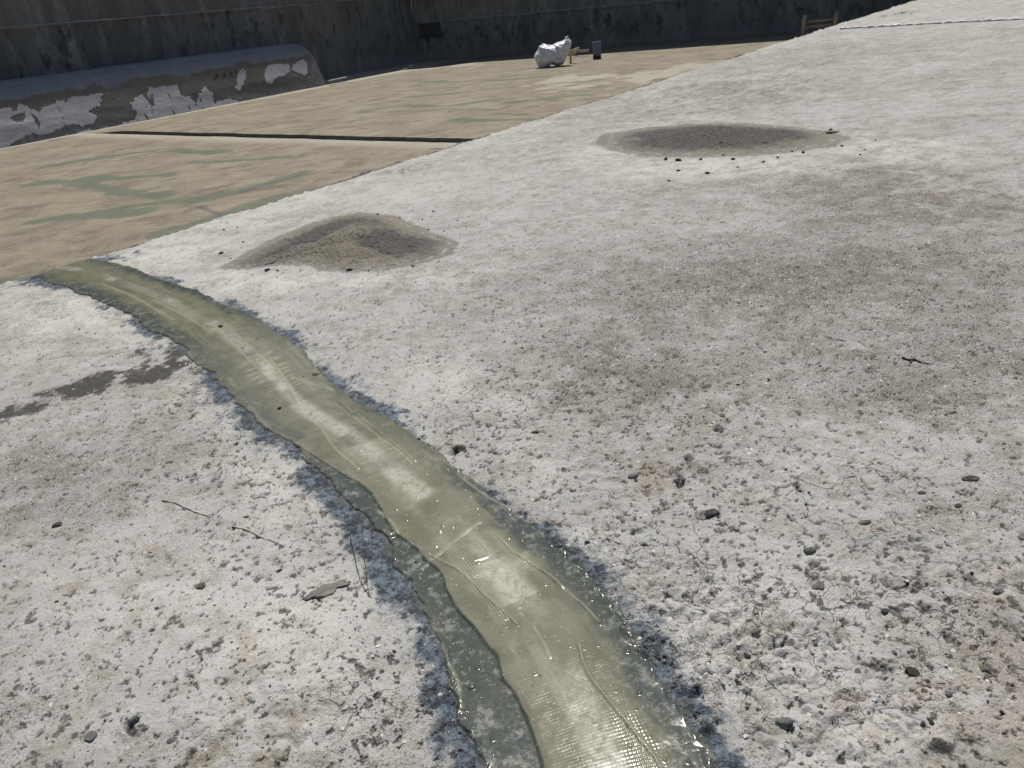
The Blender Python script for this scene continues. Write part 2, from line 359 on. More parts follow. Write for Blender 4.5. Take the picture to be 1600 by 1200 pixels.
# ------------------------------------------------------------------ materials of the setting
def mat_slab():
    q = N('pale_concrete'); A = {k: q.attr(k) for k in ('grit', 'brown', 'peach', 'dark', 'white', 'crack', 'blue', 'wet', 'pit', 'crk', 'smooth', 'dust')}
    co = q.coord()
    rgh = q.mth('SUBTRACT', 1, q.mth('MULTIPLY', A['smooth'], .75))
    nL = q.noise(2.2, 5, .55); nM = q.noise(14, 5, .6); nF = q.noise(90, 4, .65); nX = q.noise(330, 3, .6)
    base = q.mix(q.mr(nL, .35, .65), (.42, .417, .40), (.475, .471, .452))
    base = q.mix(q.mth('MULTIPLY', rgh, q.mr(nM, .35, .7)), base, (.375, .368, .343))
    base = q.mix(q.mth('MULTIPLY', A['white'], q.mr(nM, .25, .6, .45, 1.0)), base, (.60, .585, .54))
    base = q.mix(q.mth('MULTIPLY', A['brown'], q.mr(q.noise(13, 10, .85), .44, .56, .05, 1.0)), base, (.225, .19, .13))
    base = q.mix(q.mth('MULTIPLY', A['peach'], q.mr(nM, .3, .62, .1, .9)), base, (.44, .36, .295))
    st = q.noise(4.0, 11, .78, q.coord((.75, 1.2, 1), math.radians(8)))
    base = q.mix(q.mr(st, .50, .62, 0, .6), base, (.265, .25, .215)); base = q.mix(q.mr(st, .46, .34, 0, .5), base, (.54, .53, .49))
    bt = q.noise(5.5, 11, .84)
    base = q.mix(q.mr(bt, .52, .58, 0, .6), base, (.31, .275, .21)); base = q.mix(q.mth('MULTIPLY', q.mr(q.noise(14, 10, .86), .56, .62, 0, .6), rgh), base, (.19, .178, .15))
    # aggregate, darker and lighter grains
    vd, vc = q.voro(150, out='both'); g = q.sep(vc)
    gritf = q.mth('ADD', q.mth('MULTIPLY', A['grit'], .75), .14)
    base = q.mix(q.mth('MULTIPLY', A['grit'], q.mr(q.noise(9, 10, .84), .40, .58, .1, 1.0)), base, (.27, .257, .225))
    grain = q.mth('LESS_THAN', g[0], q.mth('MULTIPLY', gritf, .62))
    grain = q.mth('MULTIPLY', grain, q.mr(vd, .35, .5, 1, 0))
    base = q.mix(q.mth('MULTIPLY', grain, q.mr(g[1], 0, 1, .25, .8)), base, (.12, .112, .10))
    pale = q.mth('MULTIPLY', q.mth('GREATER_THAN', g[2], q.mr(A['grit'], 0, 1, .97, .86)), q.mr(vd, .3, .45, 1, 0))
    base = q.mix(q.mth('MULTIPLY', pale, .7), base, (.66, .65, .62))
    vd2, vc2 = q.voro(62, out='both'); g2 = q.sep(vc2)
    fr1 = q.noise(34, 9, .78); fr2 = q.noise(11, 8, .8)
    big = q.mth('MAXIMUM', q.mr(fr1, q.mr(A['grit'], 0, 1, .655, .60), q.mr(A['grit'], 0, 1, .70, .655)), q.mth('MULTIPLY', q.mr(fr2, .60, .66), q.mr(A['grit'], .1, .8, .45, .95)))
    hi = q.mr(q.noise(47, 9, .78), .63, .69)
    base = q.mix(q.mth('MULTIPLY', hi, .6), base, (.60, .585, .54))
    base = q.mix(q.mth('MULTIPLY', q.mth('MULTIPLY', big, rgh), .72), base, (.11, .104, .092))
    base = q.mix(q.mth('MULTIPLY', A['grit'], q.mr(q.noise(38, 8, .85), .47, .57, .0, .5)), base, (.19, .178, .15))
    # dark stains
    dk = q.mr(q.mth('ADD', q.mth('MULTIPLY', A['dark'], .36), q.noise(34, 11, .9)), .68, .80)
    dk2 = q.mth('MAXIMUM', q.mth('MULTIPLY', dk, 1.0), q.mr(A['dark'], .95, 1.2, 0, .3))
    base = q.mix(q.mth('MULTIPLY', dk2, .9), base, q.mix(q.mr(nF, .35, .6), (.018, .018, .018), (.05, .049, .047)))
    du = q.mr(q.mth('ADD', q.mth('MULTIPLY', A['dust'], .42), q.noise(22, 9, .85)), .66, .80)
    base = q.mix(q.mth('MULTIPLY', du, .8), base, (.185, .168, .135))
    # blue slurry stain beside the strip
    bl = q.mr(q.mth('ADD', q.mth('MULTIPLY', A['blue'], .50), q.mth('ADD', q.mth('MULTIPLY', q.noise(30, 9, .85, dist=.6), .8), q.mth('MULTIPLY', q.noise(9, 4, .6), .4))), .73, .93)
    blc = q.mix(q.mr(q.noise(26, 9, .85), .42, .56), (.15, .19, .23), (.020, .029, .040))
    base = q.mix(q.mth('MULTIPLY', q.mr(A['blue'], .1, .9, 0, .6), q.mr(q.noise(13, 6, .7), .35, .6)), base, (.25, .315, .36))
    base = q.mix(q.mth('MULTIPLY', bl, .95), base, blc)
    # pits and holes coloured dark, painting in the shade of their hollows
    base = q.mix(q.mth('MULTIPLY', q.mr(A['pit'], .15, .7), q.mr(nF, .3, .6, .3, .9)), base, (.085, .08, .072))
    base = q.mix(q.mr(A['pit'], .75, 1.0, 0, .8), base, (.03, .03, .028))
    # hairline cracks
    wn = q.n('ShaderNodeTexNoise'); q.put(wn.inputs['Vector'], co); wn.inputs['Scale'].default_value = 12; wn.inputs['Detail'].default_value = 4
    vm = q.n('ShaderNodeVectorMath', operation='MULTIPLY_ADD'); q.put(vm.inputs[0], wn.outputs['Color']); vm.inputs[1].default_value = (.11, .11, 0); q.put(vm.inputs[2], co)
    e1 = q.voro(11, 'DISTANCE_TO_EDGE', vm.outputs[0]); e2 = q.voro(27, 'DISTANCE_TO_EDGE', vm.outputs[0])
    c1 = q.mth('MULTIPLY', q.mr(e1, .004, .016, 1, 0), q.mth('MULTIPLY', q.mr(A['crack'], .12, .4), q.mr(q.noise(5, 2), .38, .5)))
    c2 = q.mth('MULTIPLY', q.mr(e2, .002, .016, .45, 0), q.mth('MULTIPLY', q.mr(A['crack'], .2, .6), q.mr(q.noise(8, 2), .45, .58)))
    cr = q.mth('MAXIMUM', q.mth('MAXIMUM', c1, c2), q.mth('MULTIPLY', q.mr(A['crk'], .4, .95), .42))
    base = q.mix(q.mth('MULTIPLY', cr, .72), base, (.05, .047, .043))
    # wet rim
    base = q.mix(q.mth('MULTIPLY', A['wet'], q.mr(q.noise(45, 5, .7), .3, .55, .35, .92)), base, (.085, .095, .08))
    base = q.scl(base, q.mr(nX, .25, .75, .86, 1.12))
    rough = q.mth('SUBTRACT', q.mr(nF, .3, .7, .78, .95), q.mth('MULTIPLY', A['wet'], .5))
    h1 = q.bump(nX, .0022, .8)
    h2 = q.bump(q.mth('MULTIPLY', nF, rgh), .008, .9, h1)
    hg = q.mth('MULTIPLY', q.mth('SUBTRACT', q.mr(vd, .1, .6, 1, 0), q.mth('MULTIPLY', grain, .9)), q.mth('ADD', A['grit'], .12))
    h3 = q.bump(hg, .006, 1, h2); h3 = q.bump(q.mth('MULTIPLY', fr1, rgh), .010, .8, h3)
    h4 = q.bump(q.mth('SUBTRACT', 1, cr), .004, 1, h3)
    return q.fin(base, rough, h4, Specular_IOR_Level=.35)

def mat_floor():
    q = N('tan_screed'); co = q.coord((1, 1.05, 1), math.radians(-15)); co2 = q.coord((.8, 1.25, 1), math.radians(-24))
    n1 = q.noise(1.1, 10, .7, co, .5); n2 = q.noise(2.6, 10, .74, co2, .6); n3 = q.noise(40, 4, .6)
    c = q.mix(q.mr(n1, .36, .64), (.232, .198, .138), (.188, .162, .115))
    c = q.mix(q.mr(n2, .47, .62), c, (.13, .108, .08))
    c = q.mix(q.mr(q.noise(2.4, 6, .6, q.coord((1, 2.5, 1), .3)), .56, .72, 0, .4), c, (.31, .285, .235))
    g = q.mth('MULTIPLY', q.attr('green'), q.mr(q.noise(3.5, 8, .7, co2), .28, .46), clamp=True)
    c = q.mix(q.mth('MULTIPLY', g, .9), c, (.088, .105, .07))
    c = q.mix(q.mth('MULTIPLY', q.attr('pale'), q.mr(n2, .3, .6, .45, 1)), c, (.42, .395, .34))
    c = q.mix(q.mth('MULTIPLY', q.attr('stain'), q.mr(n2, .3, .55, .4, 1)), c, (.07, .07, .068))  # dark floor marks, plus the shade painted on the step's face
    c = q.scl(c, q.mr(n3, .3, .7, .86, 1.12))
    return q.fin(c, q.mr(n1, .3, .7, .7, .9), q.bump(n2, .01, .6, q.bump(n3, .003, .8)))

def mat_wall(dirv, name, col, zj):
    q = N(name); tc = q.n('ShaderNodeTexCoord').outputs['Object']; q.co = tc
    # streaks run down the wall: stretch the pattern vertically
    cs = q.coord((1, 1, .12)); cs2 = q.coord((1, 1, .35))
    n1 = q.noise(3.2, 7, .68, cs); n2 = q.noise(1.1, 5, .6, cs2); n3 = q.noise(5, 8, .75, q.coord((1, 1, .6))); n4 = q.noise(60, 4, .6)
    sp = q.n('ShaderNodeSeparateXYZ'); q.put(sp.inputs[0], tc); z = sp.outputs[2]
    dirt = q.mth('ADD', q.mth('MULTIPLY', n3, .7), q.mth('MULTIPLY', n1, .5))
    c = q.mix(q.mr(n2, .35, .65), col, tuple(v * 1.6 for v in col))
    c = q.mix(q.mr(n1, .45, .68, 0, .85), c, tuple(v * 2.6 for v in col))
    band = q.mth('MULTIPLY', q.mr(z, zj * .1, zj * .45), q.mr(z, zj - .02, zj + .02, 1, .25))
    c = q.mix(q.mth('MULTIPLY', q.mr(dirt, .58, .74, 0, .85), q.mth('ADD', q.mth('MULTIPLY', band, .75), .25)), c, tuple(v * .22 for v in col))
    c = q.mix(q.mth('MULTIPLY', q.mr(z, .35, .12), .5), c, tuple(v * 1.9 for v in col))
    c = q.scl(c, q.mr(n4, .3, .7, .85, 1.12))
    return q.fin(c, .9, q.bump(n3, .02, .5, q.bump(n4, .004, .7)))

# ------------------------------------------------------------------ pale slab (near field sheet + surroundings)
def edge_noise(az, r):
    x = r * np.sin(az); y = r * np.cos(az)
    s = x * HD[0] + y * HD[1]; z0 = np.zeros_like(s)
    return fbm(s, z0, 2.2, 3, 201) * .05 + fbm(s, z0, 9, 4, 202) * .03 + fbm(s, z0, 45, 3, 207) * .012
MSLAB = mat_slab()
SLABCAP = 34.0
azs = np.linspace(math.radians(-57), math.radians(60), 1450)
def rslab(az):
    r = hinge_r(az, SLABCAP); return np.where(r < SLABCAP - .01, r + edge_noise(az, r), r)
NR = 1240
X, Y = fan(azs, NR, .93, rslab)
x = X.ravel(); y = Y.ravel()
h, att = slab_fields(x, y)
z = slab_z(x, y) + h
# crumbly lip just before the free edge
de = (A0 - np.stack([x, y], -1)) @ HN
lip = (1 - ss(0, .10, de)); z = z - lip * .004 + lip * np.maximum(fbm(x, y, 20, 3, 203), -.2) * .02
att['dark'] = np.maximum(att['dark'], (1 - ss(.0, .09, de)) * ss(-.2, .2, fbm(x, y, 3, 3, 205)) * 1.3)
V = np.stack([x, y, z], -1); FC = gridfaces(NR, len(azs))
# broken side face below the edge
last = V[-len(azs):].copy(); ncol = len(azs)
sk = []
for dn, dz in ((.006, .012), (.012, .5), (.015, 1.0)):
    p = last.copy(); rr = np.hypot(p[:, 0], p[:, 1]); on = rr < SLABCAP - .3
    p[:, 0] += HN[0] * dn; p[:, 1] += HN[1] * dn
    zt = last[:, 2]; p[:, 2] = zt - dz * (zt + .05) if dz > .1 else zt - dz
    sk.append(p)
nb = len(V)
V = np.concatenate([V] + sk); Fs = [FC]
Fs.append(gridfaces(2, ncol, nb - ncol)); Fs.append(gridfaces(3, ncol, nb))
for k_ in att: att[k_] = np.concatenate([att[k_]] + [att[k_][-ncol:]] * 3)
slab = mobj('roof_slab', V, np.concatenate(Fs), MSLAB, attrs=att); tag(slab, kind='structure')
# the slab goes on behind and beside the photographer, coarser
az2 = np.linspace(math.radians(60), math.radians(303), 120)
X, Y = fan(az2, 90, .02, lambda a: np.minimum(hinge_r(a, 26.), 26.))
x = X.ravel(); y = Y.ravel(); at2 = {k_: np.zeros(x.shape) for k_ in att}; at2['grit'] = at2['grit'] + .3
z = slab_z(x, y) + fbm(x, y, 2, 4, 51) * .004; 
o2 = mobj('roof_slab_surround', np.stack([x, y, z], -1), gridfaces(90, 120), MSLAB, attrs=at2); tag(o2, kind='structure')
X, Y = fan(azs[::20], 3, .02, lambda a: a * 0 + .935)
x = X.ravel(); y = Y.ravel()
hh, _a = slab_fields(x, y)
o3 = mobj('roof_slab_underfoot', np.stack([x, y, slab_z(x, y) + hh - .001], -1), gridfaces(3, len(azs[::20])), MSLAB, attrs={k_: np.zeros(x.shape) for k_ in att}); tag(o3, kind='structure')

# ------------------------------------------------------------------ tan floor below
# front edge of the upper floor level
STA = at(192, 209, 0)[:2]; STB = at(742, 223, 0)[:2]; sd_ = (STB - STA) / np.linalg.norm(STB - STA); sn_ = np.array([-sd_[1], sd_[0]])
if sn_ @ np.array([0, 1]) < 0: sn_ = -sn_
KB0 = at(0, 232, 0)[:2]; KB1 = at(510, 129, STEPZ)[:2]; KD = (KB1 - KB0) / np.linalg.norm(KB1 - KB0); KN = np.array([-KD[1], KD[0]])
if KN @ np.array([-1, 1]) < 0: KN = -KN
MF = mat_floor()
G_line = [[(0, 440), (40, 432), (90, 425), (150, 409), (185, 402)], [(40, 290), (75, 285), (120, 283), (190, 300), (240, 303)], [(130, 278), (200, 277), (260, 273)],
          [(150, 330), (230, 318), (300, 312), (360, 300), (420, 285), (475, 268)], [(250, 365), (300, 350), (350, 335), (420, 312), (470, 300), (500, 294)],
          [(70, 260), (130, 250), (180, 242), (235, 236)], [(265, 235), (340, 238), (345, 238)], [(180, 300), (250, 305)], [(300, 253), (380, 250), (440, 245)], [(60, 345), (140, 335), (220, 330)]]
G_far = [[(575, 172), (600, 168), (630, 165), (700, 166), (760, 158), (800, 154)], [(570, 175), (620, 175)], [(715, 187), (760, 188), (830, 186)], [(780, 178), (830, 179)], [(648, 127), (690, 128), (730, 128), (800, 124), (850, 120)], [(735, 171), (760, 171)], [(800, 160), (860, 153), (920, 148)], [(640, 152), (730, 144)]]
D_line = [[(330, 303), (400, 285), (470, 268)], [(370, 302), (420, 286), (480, 270)], [(310, 322), (345, 335)]]
Pl_far = [[(870, 125), (960, 118), (1040, 112), (1100, 100)], [(900, 135), (980, 125), (1060, 108)], [(560, 118), (650, 105), (730, 101)]]
def pline_mask(x, y, lines, z, wid, nz, seed):
    out = np.zeros(x.shape, np.float32)
    for L in lines:
        P = world_poly(L, z); d, S, _ = segdist(x, y, P); w_ = wid * (1 + .7 * fbm(x, y, 1.7, 3, seed))
        out = np.maximum(out, 1 - ss(w_ * .5, w_, d + fbm(x, y, 3, 4, seed + 3) * wid * nz))
    return out
def floor_attrs(x, y, far):
    a = {}
    if far:
        a['green'] = pline_mask(x, y, G_far, STEPZ, .15, .8, 301); a['pale'] = pline_mask(x, y, Pl_far, STEPZ, .6, 1.3, 311) * .55
        dk = (np.stack([x, y], -1) - KB0) @ KN
        a['pale'] = np.maximum(a['pale'], ss(-.22, -.04, dk) * .9)
        a['stain'] = np.zeros(x.shape)
    else:
        a['green'] = pline_mask(x, y, G_line, 0, .17, .8, 321)
        dk = (np.stack([x, y], -1) - KB0) @ KN; ds = (np.stack([x, y], -1) - STA) @ sn_
        a['pale'] = np.maximum(ss(-.20, -.05, dk) * .95, ss(-.55, -.1, ds) * .55)
        a['stain'] = np.maximum(pline_mask(x, y, D_line, 0, .035, .6, 331) * .9, pline_mask(x, y, [[(675, 232), (710, 233)]], 0, .05, .4, 341))
    return a
azf = np.linspace(math.radians(-75), math.radians(75), 900)
X, Y = fan(azf, 620, 3.2, lambda a: np.full(a.shape, 45.))
x = X.ravel(); y = Y.ravel(); z = fbm(x, y, .8, 3, 401) * .004 + fbm(x, y, 6, 3, 402) * .0015 - .004
fl = mobj('roof_floor', np.stack([x, y, z], -1), gridfaces(620, 900), MF, attrs=floor_attrs(x, y, False)); tag(fl, kind='structure')
# big sheet under everything
bm = bmesh.new(); bmesh.ops.create_grid(bm, x_segments=8, y_segments=8, size=150); bmesh.ops.translate(bm, vec=(0, 0, -.06), verts=bm.verts)
tag(bmobj('ground', bm, MF), kind='structure')
# upper level of the tan floor: its front edge is the dark line in the photo
nu, nv = 520, 340
u = np.linspace(-1.2, 22, nu); v = (np.linspace(0, 1, nv) ** 1.6) * 24
U, Vv = np.meshgrid(u, v)
ed = fbm(U, U * 0, 1.5, 3, 411) * .03 + fbm(U, U * 0, 8, 3, 412) * .012
px_ = STA[0] + sd_[0] * U + sn_[0] * (Vv + ed); py_ = STA[1] + sd_[1] * U + sn_[1] * (Vv + ed)
zz = STEPZ * ss(-1.1, .25, U) * .98 + .001 + fbm(px_, py_, .8, 3, 401) * .004 + (1 - ss(0, .05, Vv)) * -.004
top = np.stack([px_, py_, zz], -1).reshape(-1, 3)
low = top[:nu].copy(); low[:, 2] = -.03; low[:, :2] += sn_ * .012
nb = len(top)
a_ = floor_attrs(top[:, 0], top[:, 1], True)
for k_ in a_: a_[k_] = np.concatenate([a_[k_], a_[k_][:nu]])
a_['stain'][nb:] = .8  # front face of the step darkened: its shade is put into the colour
fs = np.stack([np.arange(nu - 1), np.arange(nu - 1) + 1, nb + np.arange(nu - 1) + 1, nb + np.arange(nu - 1)], -1)[:, ::-1]
o = mobj('roof_floor_upper', np.concatenate([top, low]), np.concatenate([gridfaces(nv, nu), fs]), MF, attrs=a_); tag(o, kind='structure')

# ------------------------------------------------------------------ walls
WH = 6.05
LW0 = at(515, 119, STEPZ)[:2]; 
LWd = KD
LWo = LW0
BW0 = at(647, 94, STEPZ)[:2]; BW1 = at(1242, 50, STEPZ)[:2]; BD = (BW1 - BW0) / np.linalg.norm(BW1 - BW0); BN = np.array([-BD[1], BD[0]])
# corner
Am = np.array([[LWd[0], -BD[0]], [LWd[1], -BD[1]]]); tt = np.linalg.solve(Am, BW0 - LWo); CORN = LWo + LWd * tt[0]
print('corner', CORN, 'kerb', KB0, KB1, 'left wall dist', (LW0 - KB0) @ KN)
def wall(name, p0, d, L0, L1, nrm, mat, hgt, label, zj):
    """wall with its face through p0 along d, from L0 to L1; upper lift set back slightly above a pour joint"""
    root = empty(name, (p0[0], p0[1], 0)); tag(root, label, 'wall')
    nl = int((L1 - L0) / .05)
    zs = list(np.linspace(-.05, zj - .012, 20)) + [zj - .004, zj + .004, zj + .012, zj + .03] + list(np.linspace(zj + .08, hgt, 45))
    ls = np.linspace(L0, L1, nl); LL, ZZ = np.meshgrid(ls, zs)
    joint = np.exp(-((ZZ - zj + fbm(LL, LL * 0, 1.5, 3, 501) * .012) / .012) ** 2)
    off = .012 * (ZZ > zj) - joint * .03 + fbm(LL, ZZ, 1.2, 4, 511) * .012
    X = d[0] * LL + nrm[0] * off; Y = d[1] * LL + nrm[1] * off
    front = np.stack([X, Y, ZZ], -1).reshape(-1, 3); nlz = len(zs)
    o = mobj('face', front, gridfaces(nlz, nl), mat, root, attrs={'joint': joint.ravel()})
    bm = bmesh.new()
    mid = (L0 + L1) / 2; th = .22
    box(bm, (d[0] * mid + nrm[0] * (th / 2 + .04), d[1] * mid + nrm[1] * (th / 2 + .04), hgt / 2 - .05), (L1 - L0, th, hgt + .06), math.atan2(d[1], d[0]))
    bmobj('core', bm, mat, root)
    bm = bmesh.new(); box(bm, (d[0] * mid + nrm[0] * (th / 2 + .02), d[1] * mid + nrm[1] * (th / 2 + .02), hgt + .02), (L1 - L0, th + .08, .07), math.atan2(d[1], d[0]), .008)
    bmobj('coping', bm, mat, root)
    return root
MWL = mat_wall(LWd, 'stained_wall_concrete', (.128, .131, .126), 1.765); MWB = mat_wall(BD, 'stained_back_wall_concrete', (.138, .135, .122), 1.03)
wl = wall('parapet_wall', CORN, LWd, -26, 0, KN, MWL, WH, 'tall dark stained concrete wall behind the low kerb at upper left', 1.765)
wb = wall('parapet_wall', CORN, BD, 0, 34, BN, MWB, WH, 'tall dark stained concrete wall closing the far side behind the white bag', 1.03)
# pour-joint lip (thin paler ridge) and a pier in the corner of the back wall
MJ = simple('pale_joint_mortar', (.30, .29, .26), .3, 8)
def joint_lip(root, d, L0, L1, nrm, zj):
    ls = np.linspace(L0, L1, int((L1 - L0) / .06)); V = []
    for k in range(5):
        a = math.pi * k / 4; wv = .026 + .010 * fbm(ls, ls * 0, 2, 3, 77)
        off = -.004 - np.sin(a) * .012; zz = zj + math.cos(a) * wv + fbm(ls, ls * 0, .7, 3, 78) * .012
        V.append(np.stack([d[0] * ls + nrm[0] * off, d[1] * ls + nrm[1] * off, zz], -1))
    mobj('joint_ridge', np.concatenate(V), gridfaces(5, len(ls)), MJ, root)
joint_lip(wl, LWd, -26, -.8, KN, 1.765); joint_lip(wb, BD, 1.1, 34, BN, 1.03)

# ------------------------------------------------------------------ low kerb with flaking white paint
KDEP = float((LW0 - KB0) @ KN); KLEN = float(np.linalg.norm(KB1 - KB0))
def ray_plane(px, py, p0, nrm):
    d = ray(px, py); o = np.array([0, 0, CH]); t = ((p0 - o) @ nrm) / (d @ nrm); return o + d * t
kt = ray_plane(0, 128, np.array([*(KB0 + KN * KDEP * .6), 0]), np.array([*KN, 0])); KH = float(kt[2])
print('kerb depth', KDEP, 'height', KH, 'len', KLEN)
kf_s = np.array([KN[0] * KDEP * .19, KN[1] * KDEP * .19, KH * .82]); k_n = np.cross(kf_s, np.array([KD[0], KD[1], 0])); k_n /= np.linalg.norm(k_n)
def kpx(px, py):
    p = ray_plane(px, py, np.array([*KB0, 0]), k_n); return ((p[:2] - KB0) @ KD, p[2])
WP = [[(-60, 190), (0, 172), (12, 168), (22, 174), (28, 163), (40, 164), (45, 170), (52, 172), (60, 180), (66, 168), (80, 163), (90, 158), (105, 152), (130, 149), (158, 147), (158, 155), (155, 165), (133, 175), (150, 181), (150, 192), (130, 196), (105, 194), (85, 205), (70, 212), (50, 208), (35, 215), (10, 230), (-60, 244)],
      [(75, 222), (105, 213), (130, 206), (180, 197), (214, 186), (230, 200), (180, 210), (90, 226)],
      [(200, 160), (215, 150), (228, 145), (232, 137), (255, 135), (276, 133), (280, 150), (295, 151), (304, 160), (308, 168), (311, 147), (318, 135), (334, 149), (331, 151), (336, 162), (345, 156), (360, 155), (378, 160), (378, 168), (320, 180), (275, 190), (240, 198), (212, 200), (212, 175), (203, 168)],
      [(367, 124), (372, 118), (373, 112), (378, 108), (385, 116), (382, 124), (376, 142), (373, 141), (368, 138), (370, 132)],
      [(412, 112), (418, 103), (430, 100), (450, 100), (453, 110), (447, 117), (432, 120), (424, 130), (414, 130)],
      [(455, 110), (457, 100), (465, 96), (472, 92), (478, 98), (480, 115), (475, 118), (468, 115), (459, 112)]]
WHOLE = [(15, 184), (38, 175), (41, 184), (30, 191), (18, 189)]
GP = [(145, 180), (160, 168), (205, 159), (216, 175), (214, 188), (170, 196), (150, 195)]
BR = [(-80, 165), (0, 158), (60, 150), (100, 138), (130, 140), (150, 130), (180, 140), (205, 125), (240, 118), (290, 118), (320, 108), (370, 100), (400, 98), (490, 84), (482, 120), (440, 135), (380, 146), (320, 160), (200, 176), (150, 182), (60, 190), (-80, 200)]
MARKS = [[(333, 125), (338, 117), (341, 117)], [(334, 118), (341, 116), (335, 125)], [(347, 117), (352, 116)], [(350, 114), (349, 121)], [(347, 120), (352, 119)], [(346, 123), (353, 121)], [(358, 113), (359, 121), (361, 115)], [(358, 114), (362, 113), (363, 121)], [(366, 112), (369, 111), (367, 115), (370, 117), (367, 119)]]
def mat_kerb():
    q = N('painted_kerb_concrete'); n1 = q.noise(3, 6, .6); n2 = q.noise(12, 6, .7); n4 = q.noise(70, 4, .6); n5 = q.noise(9, 6, .7, q.coord((1, 1, .25)))
    c = q.mix(q.mr(n1, .3, .7), (.24, .262, .285), (.29, .31, .33))
    c = q.mix(q.mr(n2, .4, .7, 0, .5), c, (.18, .18, .172))
    c = q.mix(q.mth('MULTIPLY', q.attr('brown'), q.mr(n2, .25, .6, .55, 1)), c, (.19, .17, .14))
    c = q.mix(q.mth('MULTIPLY', q.attr('rough'), q.mr(n5, .35, .6, .3, .9)), c, (.14, .143, .14))
    c = q.mix(q.mth('MULTIPLY', q.attr('plaster'), .9), c, (.16, .165, .155))
    c = q.mix(q.attr('paint'), c, q.mix(q.mr(n5, .35, .65), (.56, .56, .58), (.50, .51, .53)))
    c = q.mix(q.mth('MULTIPLY', q.attr('mark'), .75), c, (.02, .02, .02))
    c = q.mix(q.mth('MULTIPLY', q.attr('crest'), .8), c, (.33, .35, .37))  # top edge painted paler, standing in for the light it catches
    c = q.scl(c, q.mr(n4, .3, .7, .88, 1.1))
    return q.fin(c, .85, q.bump(n2, .003, .4, q.bump(n4, .002, .6)))
MK = mat_kerb()
pr = np.array([(0, -.03), (.0, .0), (.06, .33), (.13, .63), (.19, .79), (.27, .90), (.38, .97), (.5, 1.0), (.75, 1.01), (1.03, 1.0)])
pr = resample(pr * np.array([KDEP, KH]), 150)
ku = np.linspace(-7, KLEN + .12, 1100); UU, PI_ = np.meshgrid(ku, np.arange(150)); dd = pr[PI_, 0]; hh = pr[PI_, 1]
rem = np.clip((KLEN + .1 - UU) / .34, 0, 1); e = np.sqrt(1 - (1 - rem) ** 2.6)
hh2 = hh * (.25 + .75 * e) * (rem > 0) + (rem <= 0) * -.03; dd2 = dd + (1 - e) * KDEP * .10
cham = fbm(UU, hh * 2, 1.2, 3, 601) * .012 + fbm(UU, hh * 2, 12, 3, 602) * .0015
hz = hh
PT = [[kpx(*p) for p in L] for L in WP]
uw = UU + fbm(UU, hh, 14, 4, 611) * .05; hw_ = hz + fbm(UU, hh, 14, 4, 612) * .035
paint = np.zeros(UU.shape, np.float32)
for L in PT: paint = np.maximum(paint, inpoly(uw, hw_, L))
paint *= 1 - inpoly(uw, hw_, [kpx(*p) for p in WHOLE])
paint *= (fbm(UU, hh * .35, 9, 4, 614) > -.42)
plast = inpoly(uw, hw_, [kpx(*p) for p in GP]); brown = inpoly(UU + fbm(UU, hh, 6, 4, 615) * .15, hz + fbm(UU, hh, 5, 4, 616) * .08, [kpx(*p) for p in BR])
rough = (1 - ss(.3 * KH, .5 * KH, hz)) * np.ones(UU.shape)
mark = np.zeros(UU.shape, np.float32)
for L in MARKS:
    d_, _, _ = segdist(UU, hz, np.array([kpx(*p) for p in L])); mark = np.maximum(mark, (d_ < .008).astype(np.float32))
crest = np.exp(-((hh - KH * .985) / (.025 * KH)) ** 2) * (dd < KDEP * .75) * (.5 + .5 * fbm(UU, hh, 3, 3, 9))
off = cham + paint * .004
X = KB0[0] + KD[0] * UU + KN[0] * (dd2 - off); Y = KB0[1] + KD[1] * UU + KN[1] * (dd2 - off)
zb = hh2 + off * .4 
kerb = mobj('low_kerb', np.stack([X, Y, zb], -1).reshape(-1, 3), gridfaces(150, 1100), MK, attrs=dict(paint=paint.ravel(), plaster=plast.ravel(), brown=brown.ravel(), rough=rough.ravel(), mark=mark.ravel(), crest=crest.ravel()))
# closed rounded end
tag(kerb, 'low rounded concrete kerb with flaking white paint at the foot of the left wall', 'kerb')

# ------------------------------------------------------------------ bits on the walls
MDK = simple('dark_concrete', (.07, .068, .06), .3, 10)  # dark tone painting in shade under the bracket and in the hatch recess
MLT = simple('pale_timber', (.30, .28, .22), .25, 14)
p1 = ray_plane(650, -5, np.array([*BW0, 0]), np.array([*BN, 0])); p2 = ray_plane(690, -9, np.array([*BW0, 0]), np.array([*BN, 0]))
bl = np.linalg.norm((p2 - p1)[:2])
rt_ = empty('wall_bracket', (p1[0], p1[1], p1[2])); tag(rt_, 'pale block jutting from the far wall near its corner, at the top edge', 'bracket')
mid = (p1 + p2) / 2; ang = math.atan2(BD[1], BD[0])
def loc(v): return (v[0] - p1[0], v[1] - p1[1], v[2] - p1[2])
bm = bmesh.new(); box(bm, loc(mid + np.array([*(-BN * .16), .06])), (bl, .34, .16), ang, .01); bmobj('slab', bm, MLT, rt_)
bm = bmesh.new(); box(bm, loc(mid + np.array([*(-BN * .12), -.05])), (bl * .9, .24, .056), ang, .004); bmobj('support', bm, MDK, rt_)
pn = ray_plane(672, 46, np.array([*BW0, 0]), np.array([*BN, 0]))
rt_ = empty('wall_hatch', (pn[0], pn[1], pn[2])); tag(rt_, 'dark sunken panel with a shadowed sill low on the far wall by the corner', 'hatch')
bm = bmesh.new(); box(bm, (-BN[0] * .01, -BN[1] * .01, 0), (bl * .85, .03, .34), ang, .006); bmobj('panel', bm, MDK, rt_)
bm = bmesh.new(); box(bm, (-BN[0] * .04, -BN[1] * .04, -.19), (bl * .95, .10, .03), ang, .006); bmobj('sill', bm, MDK, rt_)
